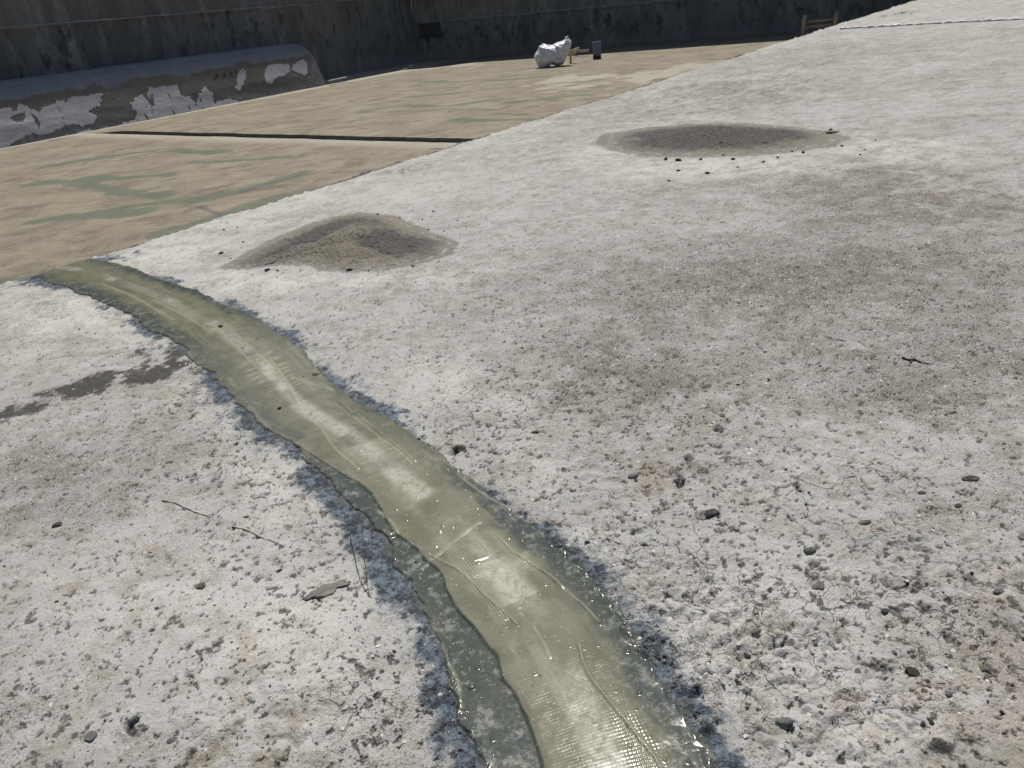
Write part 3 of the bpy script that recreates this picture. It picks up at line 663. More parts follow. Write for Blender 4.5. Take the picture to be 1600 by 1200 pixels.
# plank on the floor at the foot of the left wall
q1 = at(514, 127, STEPZ + .04); q2 = at(541, 121, STEPZ + .04); m_ = (q1 + q2) / 2
bm = bmesh.new(); box(bm, (0, 0, 0), (np.linalg.norm(q2 - q1), .10, .035), math.atan2(*(q2 - q1)[:2][::-1]), .004)
o = bmobj('plank', bm, simple('grey_timber', (.30, .29, .25), .3, 12)); o.location = m_; tag(o, 'short pale plank lying in the shade past the end of the low kerb', 'plank')

# ------------------------------------------------------------------ sealing strip
def mat_strip():
    q = N('olive_sealant'); L = q.attr('light'); D = q.attr('dark'); Wv = q.attr('weave'); Rg = q.attr('ridge'); G = q.attr('glint')
    nM = q.noise(9, 5, .6); nF = q.noise(70, 5, .7); nX = q.noise(260, 3, .6); nS = q.noise(28, 6, .7, dist=.6)
    c = q.mix(q.mr(nM, .35, .65), (.138, .137, .097), (.182, .178, .130))
    c = q.mix(q.mth('MULTIPLY', D, q.mr(nM, .25, .6, .7, 1)), c, (.058, .07, .060))
    stk = q.attr('streak'); c = q.mix(q.mr(stk, .55, .85, 0, .55), c, (.098, .105, .078)); c = q.mix(q.mr(stk, .42, .15, 0, .45), c, (.29, .283, .225))
    mott = q.mth('MULTIPLY', D, q.mr(q.noise(22, 8, .8), .50, .60, 0, .75))
    c = q.mix(mott, c, (.25, .255, .225))
    c = q.mix(q.mth('MULTIPLY', q.mth('MULTIPLY', D, q.attr('slate')), q.mr(nS, .42, .62, 0, .95)), c, (.055, .068, .072))
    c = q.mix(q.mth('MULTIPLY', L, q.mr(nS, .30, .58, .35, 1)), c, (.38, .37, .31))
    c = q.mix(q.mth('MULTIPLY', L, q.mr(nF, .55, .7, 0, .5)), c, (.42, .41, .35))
    c = q.mix(q.mth('MULTIPLY', Wv, .5), c, (.46, .46, .36))
    c = q.mix(q.mth('MULTIPLY', Rg, .42), c, (.42, .43, .31))
    vd, vc = q.voro(48, out='both'); s = q.sep(vc)
    c = q.mix(q.mth('MULTIPLY', q.mth('GREATER_THAN', s[0], .955), q.mr(vd, .08, .2, .85, 0)), c, (.035, .035, .028))
    vd2, vc2 = q.voro(110, out='both'); s2 = q.sep(vc2)
    c = q.mix(q.mth('MULTIPLY', q.mth('GREATER_THAN', s2[1], .90), q.mr(vd2, .1, .3, .55, 0)), c, (.46, .45, .37))
    c = q.scl(c, q.mr(nX, .3, .7, .92, 1.07))
    rough = q.mth('ADD', q.mr(nF, .35, .65, .10, .22), q.mth('MULTIPLY', L, q.mr(nS, .35, .6, .0, .25)))
    b = q.bump(nX, .0003, .3); b = q.bump(nF, .0007, .4, b); b = q.bump(q.mr(vd2, .0, .35, q.mth('GREATER_THAN', s2[0], .9), 0), .0016, .7, b)
    b = q.bump(q.noise(22, 3, .5), .001, .4, b)
    return q.fin(c, rough, b, Specular_IOR_Level=.28, Coat_Weight=.0)
MSTRIP = mat_strip()
SL = STRIP_LEN; rows = [0.0]
while rows[-1] < SL: rows.append(rows[-1] + .0019 * (1 + max(0, rows[-1] - .7) / .75))
rows = np.clip(np.array(rows), 0, SL); NCc = 300; tc = np.linspace(-1, 1, NCc)
Cx = np.interp(rows, sC, WC[:, 0]); Cy = np.interp(rows, sC, WC[:, 1])
def smo(a, n=15): return np.convolve(np.r_[[a[0]] * (n // 2), a, [a[-1]] * (n // 2)], np.ones(n) / n, 'valid')
Tx = np.interp(rows, sC, smo(T[:, 0], 5)); Ty = np.interp(rows, sC, smo(T[:, 1], 5)); nn = np.hypot(Tx, Ty); Tx /= nn; Ty /= nn
Hw = np.interp(rows, sC, HWP)
SS, TT = np.meshgrid(rows, tc, indexing='ij')
zr = np.zeros_like(rows)
eL = 1 + fbm(rows, zr, 2.5, 3, 701) * .10 + fbm(rows, zr, 7, 3, 702) * .10 + fbm(rows, zr, 24, 4, 703) * .07
eR = 1 + fbm(rows, zr + 5, 2.5, 3, 711) * .10 + fbm(rows, zr + 5, 6, 3, 712) * .09 + fbm(rows, zr, 24, 4, 713) * .06
edge = np.where(TT < 0, eL[:, None], eR[:, None]) * 1.04
off = TT * edge * Hw[:, None]
SX = Cx[:, None] + Ty[:, None] * off; SY = Cy[:, None] - Tx[:, None] * off
gh, ga = slab_fields(SX, SY)
deh = (A0 - np.stack([SX, SY], -1)) @ HN
gz = slab_z(SX, SY) * ss(-.05, .03, deh) + gh * ss(-.03, .02, deh)
dE = (1 - np.abs(TT)) * edge * Hw[:, None]                      # metres in from the film's edge
film = .0035 * ss(0, .010, dE) + .0022 * np.exp(-((dE - .008) / .006) ** 2) * (TT < 0) - .003 * (1 - ss(0, .005, dE))
tw = TT + fbm(SX, SY, 4, 5, 721, .6) * .28
# second, thicker coat whose left edge shows in the foreground
UP = world_poly([(860, 1330), (846, 1200), (826, 1140), (806, 1100), (788, 1070), (775, 1030), (757, 1005), (740, 985), (715, 960), (700, 935), (690, 905), (665, 880), (640, 855), (615, 835), (600, 810), (585, 785), (570, 765), (540, 745)])
UP = smooth_poly(UP, 4); dU, sU, sdU = segdist(SX, SY, UP); dU = dU * sdU + fbm(SX, SY, 14, 3, 731) * .008
Lup = sU / sU.max(); on = ss(0, .012, dU) * (SS < 2.4)
film = film + .0045 * ss(-.002, .007, dU) * np.where(SS < 2.2, 1, 0) + .003 * np.exp(-((dU - .009) / .007) ** 2) * (1 - ss(.8, 1.0, Lup))
# creases and drips pressed up by the trowel
RID = [([(905, 1012), (912, 1040), (925, 1065), (960, 1110), (1000, 1160), (1030, 1200), (1070, 1280)], .0045, .004),
       ([(675, 872), (700, 885), (722, 898), (760, 935), (800, 972), (808, 980)], .0035, .004), ([(782, 846), (808, 870), (850, 898), (900, 938), (938, 978)], .0035, .004),
       ([(845, 895), (862, 905), (880, 925), (905, 945)], .0025, .004), ([(520, 630), (560, 662), (600, 692), (642, 727)], .003, .004), ([(528, 626), (568, 658), (606, 688), (650, 724)], .003, .003),
       ([(475, 655), (500, 670), (522, 702), (560, 735)], .003, .006), ([(822, 868), (815, 880), (780, 893), (745, 903)], .0007, .012), ([(818, 925), (820, 938), (812, 952)], .003, .004),
       ([(330, 505), (370, 545), (400, 575), (440, 608)], .0025, .004), ([(345, 500), (385, 538), (420, 570)], .002, .003), ([(420, 560), (450, 600), (470, 640)], .0025, .006), ([(590, 800), (615, 822), (622, 835), (612, 838)], .003, .006),
       ([(715, 735), (722, 750), (760, 780), (800, 800)], .005, .007), ([(700, 730), (735, 748), (775, 775), (790, 790)], .004, .006), ([(690, 1010), (700, 1035), (716, 1068), (722, 1110)], .003, .005), ([(860, 1030), (850, 1010), (835, 985)], .0015, .004),
       ([(240, 470), (290, 495), (330, 520)], .002, .006), ([(160, 445), (210, 465), (270, 500)], .002, .006), ([(455, 590), (520, 612), (500, 600)], .002, .005), ([(745, 845), (765, 870), (742, 880)], .002, .004), ([(660, 890), (735, 830), (750, 820)], .0015, .006)]
ridge = np.zeros(SX.shape)
for L, hgt, wd in RID:
    P = smooth_poly(world_poly(L), 4); d_, s_, _ = segdist(SX, SY, P); d_ = d_ + fbm(SX, SY, 40, 2, 741) * .002; k_ = max(1., np.hypot(*P.mean(0)) / 2.6)
    g_ = np.exp(-(d_ / (wd * k_)) ** 2) * (.75 + .25 * fbm(SX, SY, 30, 2, 742)); film = film + g_ * hgt * 1.5; ridge = np.maximum(ridge, g_)
# woven tape showing through: two side bands with a smooth lighter middle
ctr = .07 + .06 * np.sin(rows * 1.7)[:, None]; tq = TT - ctr
band = np.exp(-((tq + .30) / .13) ** 2) + np.exp(-((tq - .34) / .12) ** 2)
patch = ss(-.05, .3, fbm(SX, SY, 4.5, 3, 751)) * (1 - .6 * ss(2.6, 4.5, SS))
weave = band * (.12 + .88 * patch) * (1 - ss(.8, .95, np.abs(TT)))
wv = .0085; oa = off
la = np.abs(((SS + fbm(SX, SY, 8, 2, 755) * .004) / wv) % 1 - .5) * 2; lb = np.abs(((oa + fbm(SX, SY, 8, 2, 756) * .004) / wv) % 1 - .5) * 2
thr = ss(.45, .95, la) * .8 + ss(.5, .95, lb) * .9; thr = np.minimum(thr, 1.2)
wfade = 1 - ss(3.0, 4.2, SS)
film = film + weave * thr * .0013 * wfade
# faint weave everywhere in the middle
mid_ = np.exp(-(tq / .42) ** 4); film = film + mid_ * thr * .00012 * wfade
film = film + mid_ * .001 + fbm(SX, SY, 7, 3, 761) * .0012 + fbm(SX, SY, 34, 2, 762) * .00015
# bubbles and lumps
f1, f2, idb = wor(SX, SY, 30, 771); bub = (idb > .86) * (1 - ss(.0, .17 + .1 * (idb - .86) / .14, f1)); film = film + bub * .0028
for px, py, rr in ((638, 850, 12), (612, 838, 7), (737, 1075, 7), (405, 530, 4), (785, 1062, 6), (688, 834, 4), (692, 825, 4)):
    c = at(px, py); e_ = np.linalg.norm(at(px + rr, py) - c); dd_ = np.hypot(SX - c[0], SY - c[1]) / e_
    film = film + (1 - ss(.5, 1.1, dd_)) * (.004 if rr > 6 else .003)
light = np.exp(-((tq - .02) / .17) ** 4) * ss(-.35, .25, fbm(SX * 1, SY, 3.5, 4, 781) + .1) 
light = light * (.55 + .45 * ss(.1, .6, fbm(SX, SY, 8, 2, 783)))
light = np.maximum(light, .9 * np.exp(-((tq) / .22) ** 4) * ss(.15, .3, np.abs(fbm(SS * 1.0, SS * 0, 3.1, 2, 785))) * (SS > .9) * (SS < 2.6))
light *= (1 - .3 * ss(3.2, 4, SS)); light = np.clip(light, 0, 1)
dark = np.where(TT < 0, (1 - on) * (SS < 2.2) + (SS >= 2.2) * ss(-.42, -.75, tw), 0)
dark = np.where(TT >= 0, ss(.52, .84, tw) * (1 - .75 * ss(1.3, 1.7, SS) * (1 - ss(3.2, 3.8, SS))), dark)
dark = np.maximum(dark, (1 - ss(.0, .03, dE)) * .5 * (TT > 0)); dark = np.clip(dark, 0, 1)
dark = np.clip(dark * (1 - ss(1.7, 2.2, SS) * .55 * (1 - ss(3.3, 4, SS))), 0, 1)
streak = .5 + .5 * fbm(SS * .45 + fbm(SX, SY, 4, 3, 795) * .15, off * 3.2, 6, 5, 797, .6) + .0 * SS
slate = np.clip(ss(-.1, .4, fbm(SX, SY, 3, 3, 791)) , 0, 1)
zst = gz + .0012 + film
strip = mobj('sealant_strip', np.stack([SX, SY, zst], -1).reshape(-1, 3), gridfaces(len(rows), NCc)[:, ::-1], MSTRIP, attrs=dict(light=light.ravel(), dark=dark.ravel(), weave=(weave * thr * wfade).ravel(), ridge=ridge.ravel(), slate=slate.ravel(), streak=streak.ravel()))
tag(strip, 'long glossy olive green sealant strip winding from the foreground to the slab edge', 'sealant strip')

# ------------------------------------------------------------------ low mortar heaps
def mat_heap():
    q = N('damp_mortar'); n1 = q.noise(5, 6, .65); n2 = q.noise(60, 5, .7); vd, vc = q.voro(70, out='both'); s = q.sep(vc); a = q.attr('rim'); z_ = q.attr('tone')
    c = q.mix(q.mr(n1, .35, .65), (.155, .140, .108), (.20, .182, .145))
    c = q.mix(q.mr(q.mth('ADD', z_, q.mth('MULTIPLY', q.mth('SUBTRACT', q.noise(9, 8, .75), .5), 1.6)), .25, .6), c, (.088, .084, .078))
    c = q.mix(q.mth('MULTIPLY', q.mth('LESS_THAN', s[0], q.mth('ADD', .12, q.mth('MULTIPLY', z_, .3))), q.mr(vd, .25, .45, .8, 0)), c, (.04, .038, .034))
    c = q.mix(q.mth('MULTIPLY', q.mth('GREATER_THAN', s[1], .86), q.mr(vd, .2, .4, .6, 0)), c, (.27, .26, .24))
    c = q.mix(q.mth('MULTIPLY', a, .5), c, (.25, .235, .19)); c = q.mix(q.mr(q.mth('ADD', q.attr('feather'), q.mth('MULTIPLY', q.mth('SUBTRACT', q.noise(22, 9, .85), .5), 1.8)), .75, .95, 0, .85), c, (.42, .41, .385))
    c = q.mix(q.mr(q.noise(24, 9, .8), .57, .66, 0, .75), c, (.045, .042, .037)); c = q.scl(c, q.mr(n2, .3, .7, .8, 1.15))
    return q.fin(c, .9, q.bump(n2, .012, 1, q.bump(vd, .004, .6)))
MH = mat_heap()
def heap(poly, H, tone, seed, label):
    W = world_poly(poly); c = W.mean(0); W = resample(smooth_poly(np.vstack([W, W[:1]]), 5), 361)[:-1]
    nr_ = 90; rr = np.linspace(0, 1, nr_)[:, None]; ann = np.arange(360)
    R = np.hypot(*(W - c).T); R = R * (1 + fbm(W[:, 0], W[:, 1], 7, 4, seed) * .05 + fbm(W[:, 0], W[:, 1], 30, 4, seed + 4) * .05)
    D = (W - c) / np.hypot(*(W - c).T)[:, None]
    X = c[0] + D[:, 0][None] * R[None] * rr; Y = c[1] + D[:, 1][None] * R[None] * rr
    hh, _ = slab_fields(X, Y)
    prof = (1 - rr ** 1.8) * H * (1 + .35 * fbm(X, Y, 2.2, 3, seed + 1)) + np.clip(1 - rr, 0, .3) / .3 * (fbm(X, Y, 14, 4, seed + 2) * .012 + fbm(X, Y, 45, 3, seed + 5) * .012)
    Z = slab_z(X, Y) + hh + prof + .003 - .014 * ss(.93, 1, rr)
    fea = ss(.78, 1.0, rr + 0 * X); rim = np.clip(ss(.62, .95, rr + fbm(X, Y, 4, 3, seed + 7) * .15), 0, 1); tn = np.clip(blobs(X, Y, tone, None, fbm(X, Y, 5, 3, 3) * .1, fbm(X, Y, 5, 3, 4) * .1), 0, 1)
    V = np.stack([X, Y, Z], -1).reshape(-1, 3); i = np.arange(nr_ - 1)[:, None] * 360 + ann[None]; j = np.arange(nr_ - 1)[:, None] * 360 + (ann[None] + 1) % 360
    Fq = np.stack([i, j, j + 360, i + 360], -1).reshape(-1, 4)
    a2 = (W[1] - W[0]); area = np.sum(W[:, 0] * np.roll(W[:, 1], -1) - np.roll(W[:, 0], -1) * W[:, 1])
    if area > 0: Fq = Fq[:, ::-1]
    V -= np.array([c[0], c[1], float(slab_z(c[0], c[1]))]); o = mobj('mortar_heap', V, Fq, MH, attrs=dict(rim=rim.ravel(), tone=tn.ravel(), feather=fea.ravel()))
    o.location = (c[0], c[1], float(slab_z(c[0], c[1]))); tag(o, label, 'mortar heap'); return o
heap(HEAPS[0], .035,
     [(480, 375, 110, 14, -20, 1), (625, 385, 80, 20, 4, 1), (560, 350, 50, 10, 0, .6), (400, 405, 50, 8, 0, .5)], 801, 'brownish grey heap of damp mortar shaped like a low triangle, nearer the sealant strip')
heap(HEAPS[1], .035,
     [(1110, 215, 150, 20, 0, 1.2), (1040, 228, 90, 12, 0, 1), (1220, 212, 80, 9, 0, 1)], 821, 'long dark grey lens of damp mortar on the far part of the pale slab')

# ------------------------------------------------------------------ bag, rods, bucket, frame by the far wall
def mat_bag():
    q = N('white_plastic_film'); n1 = q.noise(9, 4, .6); n2 = q.noise(30, 5, .6)
    c = q.mix(q.mr(n1, .35, .65), (.60, .61, .65), (.74, .75, .78))
    return q.fin(c, .28, q.bump(n2, .02, .5), Specular_IOR_Level=.7, Transmission_Weight=.0, Subsurface_Weight=.0)
bp = at(866, 104, STEPZ); bs_ = float(np.linalg.norm(at(867, 104, STEPZ) - at(866, 104, STEPZ)))
# scale: metres per picture pixel on a plane facing the camera at the bag
def mpp(p): return float((p - np.array([0, 0, CH])) @ fw) / F
k = mpp(bp); print('bag mpp', k)
out = [(-29, 19), (-27, 24), (-22, 30), (-20, 35), (-13, 39), (-10, 37), (-2, 35), (8, 39), (14, 41), (22, 45), (27, 38), (26, 30), (24, 24), (18, 12), (12, 3), (2, 1), (-4, 5), (-8, 0), (-22, -1), (-26, 8), (-29, 19)]
OUT = resample(np.array(out[::-1], float) * np.array([1.02, .86]), 97)[:-1] * k; cz = np.array([0, 16.5 * k])
nlat = 40; V = []
for i in range(nlat + 1):
    f = math.pi * i / nlat; s_ = math.sin(f) ** .7; yv = -math.cos(f) * .20
    for j in range(96):
        v = cz + (OUT[j] - cz) * s_
        V.append((v[0], yv * (1 - .15 * s_), max(v[1], 0)))
V = np.array(V)
fr = lambda a, b, sc, s: 1 - np.abs(fbm(a, b, sc, 3, s)) * 2
th = np.arctan2(V[:, 2] - cz[1], V[:, 0]); n_ = fr(V[:, 0] * 1 + V[:, 1] * .6, V[:, 2] - V[:, 1] * .4, 3.2, 901) * .028 + fr(V[:, 0] + V[:, 1], V[:, 2] + V[:, 1] * .5, 8, 902) * .018
dirs = V - np.array([0, 0, cz[1]]); dirs /= np.linalg.norm(dirs, axis=1)[:, None] + 1e-6
V = V + dirs * n_[:, None] * np.array([.6, 1.4, .6]); V[:, 2] = np.maximum(V[:, 2], 0)
Fq = []
for i in range(nlat):
    for j in range(96):
        a = i * 96 + j; b = i * 96 + (j + 1) % 96; Fq.append((a, b, b + 96, a + 96))
bag = empty('plastic_bag', bp); tag(bag, 'crumpled shiny white plastic bag lying at the shadow edge by the far wall', 'bag')
MBAG = mat_bag()
mobj('body', V, Fq, MBAG, bag, smooth=False)
# gathered neck with creases
bm = bmesh.new()
for a_, l_, t_ in ((1.25, .16, .03), (.9, .13, .025), (1.7, .11, .02)):
    p0 = Vector((21 * k, -.03, 38 * k)); d_ = Vector((math.cos(a_) * l_, -.02, math.sin(a_) * l_ * .7)); tube(bm, [p0 - d_ * .4, p0 + d_ * .1, p0 + d_ * .5], [t_, t_ * 1.5, t_ * .5], 6)
bmobj('gathered_neck', bm, MBAG, bag)
# timber offcut and rods
MT = simple('raw_timber', (.52, .42, .25), .25, 18); MW = simple('pale_rod', (.62, .60, .52), .15, 20, .6)
to = at(894, 99, STEPZ); to_ = empty('timber_offcut', to); tag(to_, 'small yellowish timber offcut leaning against the right side of the white bag', 'timber')
bm = bmesh.new(); box(bm, (0, .02, 16 * k), (13 * k, .07, 8 * k), .1, .006); box(bm, (7 * k, .0, 20 * k), (11 * k, .05, 3.2 * k), -.1, .004, Matrix.Rotation(-.25, 4, 'Y'))
bmobj('block', bm, MT, to_); bm = bmesh.new(); box(bm, (-2 * k, .03, 6 * k), (3 * k, .05, 12 * k), .1, .004); bmobj('leg', bm, MT, to_)
tb = at(908, 98, STEPZ)
for i, (za, zb_) in enumerate(((24, 22), (20.5, 19.5), (14, 9))):
    r_ = empty('thin_rod', tb); bm = bmesh.new(); tube(bm, [(-11 * k, .0, za * k * .8), (0, .02 * i, (za + zb_) / 2 * k * .8), (14 * k, .1, zb_ * k * .8)], .008, 6)
    bpy.data.objects.remove(r_); r_ = bmobj('thin_rod', bm, MW); r_.location = tb
    tag(r_, ['topmost of the thin pale rods between the white bag and the bucket', 'middle one of the thin pale rods between the white bag and the bucket', 'lowest thin rod, sloping down from the timber towards the bucket'][i], 'rod')
bk = at(933, 92, STEPZ); kb = mpp(bk)
bu = empty('bucket', bk); tag(bu, 'small blue grey bucket with a dark foot standing right of the white bag', 'bucket')
MB = simple('blue_grey_plastic', (.13, .16, .24), .12, 9, .45); MBd = simple('black_rubber', (.02, .02, .022), .1, 9, .6)
def lathe(bm, prof, n=28):
    rings = [[bm.verts.new((r_ * math.cos(2 * math.pi * j / n), r_ * math.sin(2 * math.pi * j / n), z_)) for j in range(n)] for r_, z_ in prof]
    for a, b in zip(rings, rings[1:]):
        for j in range(n): bm.faces.new((a[j], a[(j + 1) % n], b[(j + 1) % n], b[j]))
    return rings
R1, R2, Hb = 6.2 * kb, 7 * kb, 25 * kb
bm = bmesh.new(); rg = lathe(bm, [(R1, 5 * kb), (R2 * .98, Hb * .9), (R2, Hb * .93), (R2 * 1.03, Hb * .94), (R2 * 1.03, Hb), (R2 * .96, Hb), (R2 * .95, Hb * .9), (R1 * .94, 6 * kb)]); bm.faces.new(rg[-1]); bmobj('body', bm, MB, bu, True)
bm = bmesh.new(); rg = lathe(bm, [(R1 * .98, 0), (R1 * 1.03, .01), (R1 * 1.03, 5 * kb), (R1 * .9, 5.1 * kb)]); bm.faces.new(rg[0][::-1]); bmobj('foot', bm, MBd, bu, True)
bm = bmesh.new(); tube(bm, [(R2 * 1.0 * math.cos(a), .01, Hb * .93 + 6 * kb * math.sin(a)) for a in np.linspace(0, math.pi, 13)], .006, 6); bmobj('handle', bm, MBd, bu, True)
# wooden frame peeking over the slab edge
fp = at(1278, 58, STEPZ); kf = mpp(fp); fr_ = empty('wooden_frame', fp, math.atan2(BD[1], BD[0]) + .12)
tag(fr_, 'small brown wooden frame of two posts and two rails half hidden behind the slab edge', 'wooden frame')
MWd = simple('brown_timber', (.40, .30, .19), .3, 16)
for sx in (-1, 1):
    bm = bmesh.new(); box(bm, (sx * 23 * kf, 0, 14 * kf), (5.5 * kf, .11, 30 * kf), 0, .012); 
    box(bm, (sx * 23 * kf + 1 * kf, 0, 30.5 * kf), (5 * kf, .10, 5 * kf), 0, .02, Matrix.Rotation(sx * .35, 4, 'Y')); bmobj('post', bm, MWd, fr_)
for zr_, th_ in ((23, 3.6), (15.5, 4.6), (6, 4)):
    bm = bmesh.new(); tube(bm, [(-20.2 * kf, 0, (zr_ - .2) * kf), (0, 0, (zr_ + .1) * kf), (20.2 * kf, 0, (zr_ + .4) * kf)], th_ * kf * .5, 10); bmobj('rail', bm, MWd, fr_, True)
# bright wet seam across the far part of the slab
def on_slab(px, py, dz=0):
    p = at(px, py); h_, _ = slab_fields(np.array([p[0]]), np.array([p[1]])); p[2] = float(slab_z(p[0], p[1]) + h_[0] + dz); return p
pts = [on_slab(x_, y_, .0) for x_, y_ in zip(np.linspace(1312, 1640, 60), 46 - 17.5 * (np.linspace(0, 1, 60)) ** .85)]
bm = bmesh.new(); tube(bm, [p + np.array([0, 0, .006 + .006 * math.sin(i * 2.3)]) for i, p in enumerate(pts)], [.026 + .012 * math.sin(i * 1.7) for i in range(60)], 8)
o = bmobj('seam_bead', bm, simple('pale_sealant', (.62, .62, .58), .2, 20, .22, .01), None, True); tag(o, 'thin shiny pale bead of sealant running across the slab at upper right', 'sealant bead')

# ------------------------------------------------------------------ stones, clods, twigs
def stone_mesh(seed, flat=.6, rough=.25, sub=3, name='pebble'):
    bm = bmesh.new(); bmesh.ops.create_icosphere(bm, subdivisions=sub, radius=1); r_ = np.random.default_rng(seed)
    pl = [(Vector(r_.normal(size=3)).normalized(), .72 + .2 * r_.random()) for _ in range(9)]
    sx, sy = 1, .62 + .3 * r_.random(); o_ = r_.random(3) * 50
    P = np.array([v.co[:] for v in bm.verts])
    nz = fbm(P[:, 0] + o_[0] + P[:, 2] * .7, P[:, 1] + o_[1] - P[:, 2] * .5, 1.3, 4, seed) * rough + fbm(P[:, 0] + P[:, 2], P[:, 1] + o_[2], 5, 3, seed + 9) * rough * .4
    for v, n_ in zip(bm.verts, nz):
        c = v.co.copy()
        for nv_, dd_ in pl:
            q_ = c.dot(nv_)
            if q_ > dd_: c -= nv_ * (q_ - dd_) * .85
        c *= 1 + float(n_); v.co = (c.x * sx, c.y * sy, c.z * flat)
    me = bpy.data.meshes.new(name); bm.to_mesh(me); bm.free()
    for p in me.polygons: p.use_smooth = True
    return me
def smat(name, col, col2=None, sc=35):
    q = N(name); v = q.n('ShaderNodeTexCoord').outputs['Object']; q.co = v; n1 = q.noise(1.6, 5, .7); n2 = q.noise(6, 5, .7)
    return q.fin(q.scl(q.mix(q.mr(n1, .4, .62), col, col2 or tuple(c * 1.9 for c in col)), q.mr(n2, .3, .7, .75, 1.2)), .85, q.bump(n2, .12, .8))
SM = {'dark': smat('dark_stone', (.10, .094, .082), (.24, .23, .205)), 'black': smat('black_grit', (.04, .039, .036), (.08, .077, .07)), 'olive': smat('olive_stone', (.075, .072, .05), (.11, .105, .08)), 'grey': smat('grey_stone', (.26, .258, .25), (.42, .415, .40)), 'pale': smat('pale_lump', (.43, .415, .375), (.30, .29, .265)), 'rust': smat('reddish_stone', (.36, .26, .19), (.24, .19, .15))}
protos = {}
def proto(kind, var, flat):
    key = (kind, var, flat)
    if key not in protos:
        me = stone_mesh(1000 + var * 7 + int(flat * 100), flat, .28 if kind != 'black' else .5); me.materials.append(SM[kind]); protos[key] = me
    return protos[key]
def stone(px, py, rpx, kind, flat=.6, label=None, group=None, name='pebble', sink=.25, cat='pebble', rz=None):
    c = on_slab(px, py); kx = float(np.linalg.norm(at(px + 1, py) - at(px, py))); R = rpx * kx
    o = bpy.data.objects.new(name, proto(kind, random.randrange(5), flat)); COL.objects.link(o)
    s_ = R = R * (random.uniform(.45, 1.05) if rpx <= 6 else .9); o.scale = (s_, s_ * random.uniform(.65, 1), s_ * random.uniform(.55, 1)); o.rotation_euler = (random.uniform(-.2, .2), random.uniform(-.2, .2), random.uniform(0, 6.28) if rz is None else rz)
    o.location = (c[0], c[1], c[2] + R * flat * (1 - 2 * sink) * .6)
    tag(o, label, cat, group); return o
BIG = [(1425, 1054, 13, 'olive', .5, 'smooth dark olive oval pebble alone on the pale slab near the lower right', -.4), (1277, 918, 13, 'grey', .6, 'blue grey rounded stone just below a pitted hollow, upper of two touching stones', 0), (1281, 943, 13, 'grey', .6, 'blue grey rounded stone, lower of two touching stones right of the strip', 1.2),
       (1108, 1043, 6, 'dark', .7, 'dark pebble close to the right edge of the strip, beside blue stain', 0), (1180, 992, 10, 'pale', .8, 'dome shaped pale lump with a dark chipped side on cracked concrete', 0), (1225, 1137, 15, 'pale', .8, 'largest pale rounded lump near the bottom, darker on its right side', 0),
       (835, 676, 7, 'dark', .5, 'dark flat clod alone on pale concrete right of the strip middle', 0), (88, 820, 8, 'dark', .6, 'dark clod on gritty concrete at far left', .5), (437, 891, 7, 'black', .5, 'black pebble left of the blue stain, in open pale concrete', 0), (918, 853, 6, 'dark', .7, 'dark pebble resting by the right rim of the strip, above the crack', 0),
       (1265, 862, 12, 'grey', .7, 'pitted grey clod standing out right of the cracked patch', 0), (1111, 803, 15, 'dark', .45, 'broad dark ragged clod right of the strip with a tilted broken face', .3), (652, 688, 6, 'black', .7, 'black lump stuck to the right edge of the strip', 0), (715, 735, 8, 'dark', .6, 'dark lump beside the folded edge of the strip', 0),
       (1006, 856, 8, 'dark', .6, 'dark clod in front of the first long crack, right of the blue stain', 0), (950, 832, 6, 'grey', .7, 'small round grey pebble above the right blue stain', 0), (913, 912, 6, 'dark', .8, 'dark round pebble touching the right rim of the strip', 0), (1037, 1030, 5, 'dark', .8, 'dark pebble beside the strip rim, below the cracked patch', 0), (1517, 748, 16, 'dark', .25, 'long thin dark flake on the plain slab near the right side', .1),
       (1440, 769, 8, 'dark', .3, 'flat dark flake left of the long thin flake near the right side', 0), (1497, 790, 8, 'dark', .3, 'flat dark flake below the long thin flake near the right side', .2), (1300, 207, 13, 'dark', .25, 'flat dark clod at the right tip of the far mortar heap', 0), (1298, 203, 3, 'black', .8, 'tiny black crumb on top of the flat clod by the far mortar heap', 0),
       (1383, 955, 9, 'dark', .5, 'dark angular clod right of the paired blue grey stones', .3), (1540, 1048, 9, 'grey', .7, 'mottled white and grey stone near the right edge over pinkish ground', 0), (1560, 927, 11, 'grey', .5, 'whitish broken stone at the right edge above the pinkish ground', 0), (1350, 818, 12, 'rust', .3, 'flat orange brown stone on grey grit at right', 0), (1160, 817, 8, 'rust', .5, 'reddish chip below the ragged dark clod', .5),
       (141, 1151, 12, 'grey', .45, 'elongated grey stone left of the black hole at lower left', -.8), (313, 917, 9, 'rust', .4, 'brownish triangular chip on smooth concrete left of the strip', 0), (270, 1157, 9, 'grey', .4, 'flat grey chip beside the yellowish patch at the bottom left', .2), (990, 745, 10, 'pale', .5, 'whitish stone on the reddish grit patch right of the strip', 0), (495, 586, 7, 'dark', .5, 'dark crumb pile on the right edge of the far strip', 0),
       (385, 808, 5, 'pale', .6, 'pale bump near the end of a twig left of the strip', 0), (800, 1178, 6, 'dark', .6, None, 0), (1340, 1050, 8, 'grey', .5, 'grey chip left of the olive oval pebble', .8), (1310, 1000, 8, 'grey', .4, 'sharp edged grey chip between the paired stones and the olive pebble', .4), (1285, 1020, 7, 'rust', .4, None, 0)]
for px, py, r_, kd, fl_, lb, rz_ in BIG:
    if lb is None: continue
    stone(px, py, r_, kd, fl_, lb, None, 'stone' if r_ > 9 else 'pebble', .3, 'stone' if r_ > 9 else 'pebble', rz_)
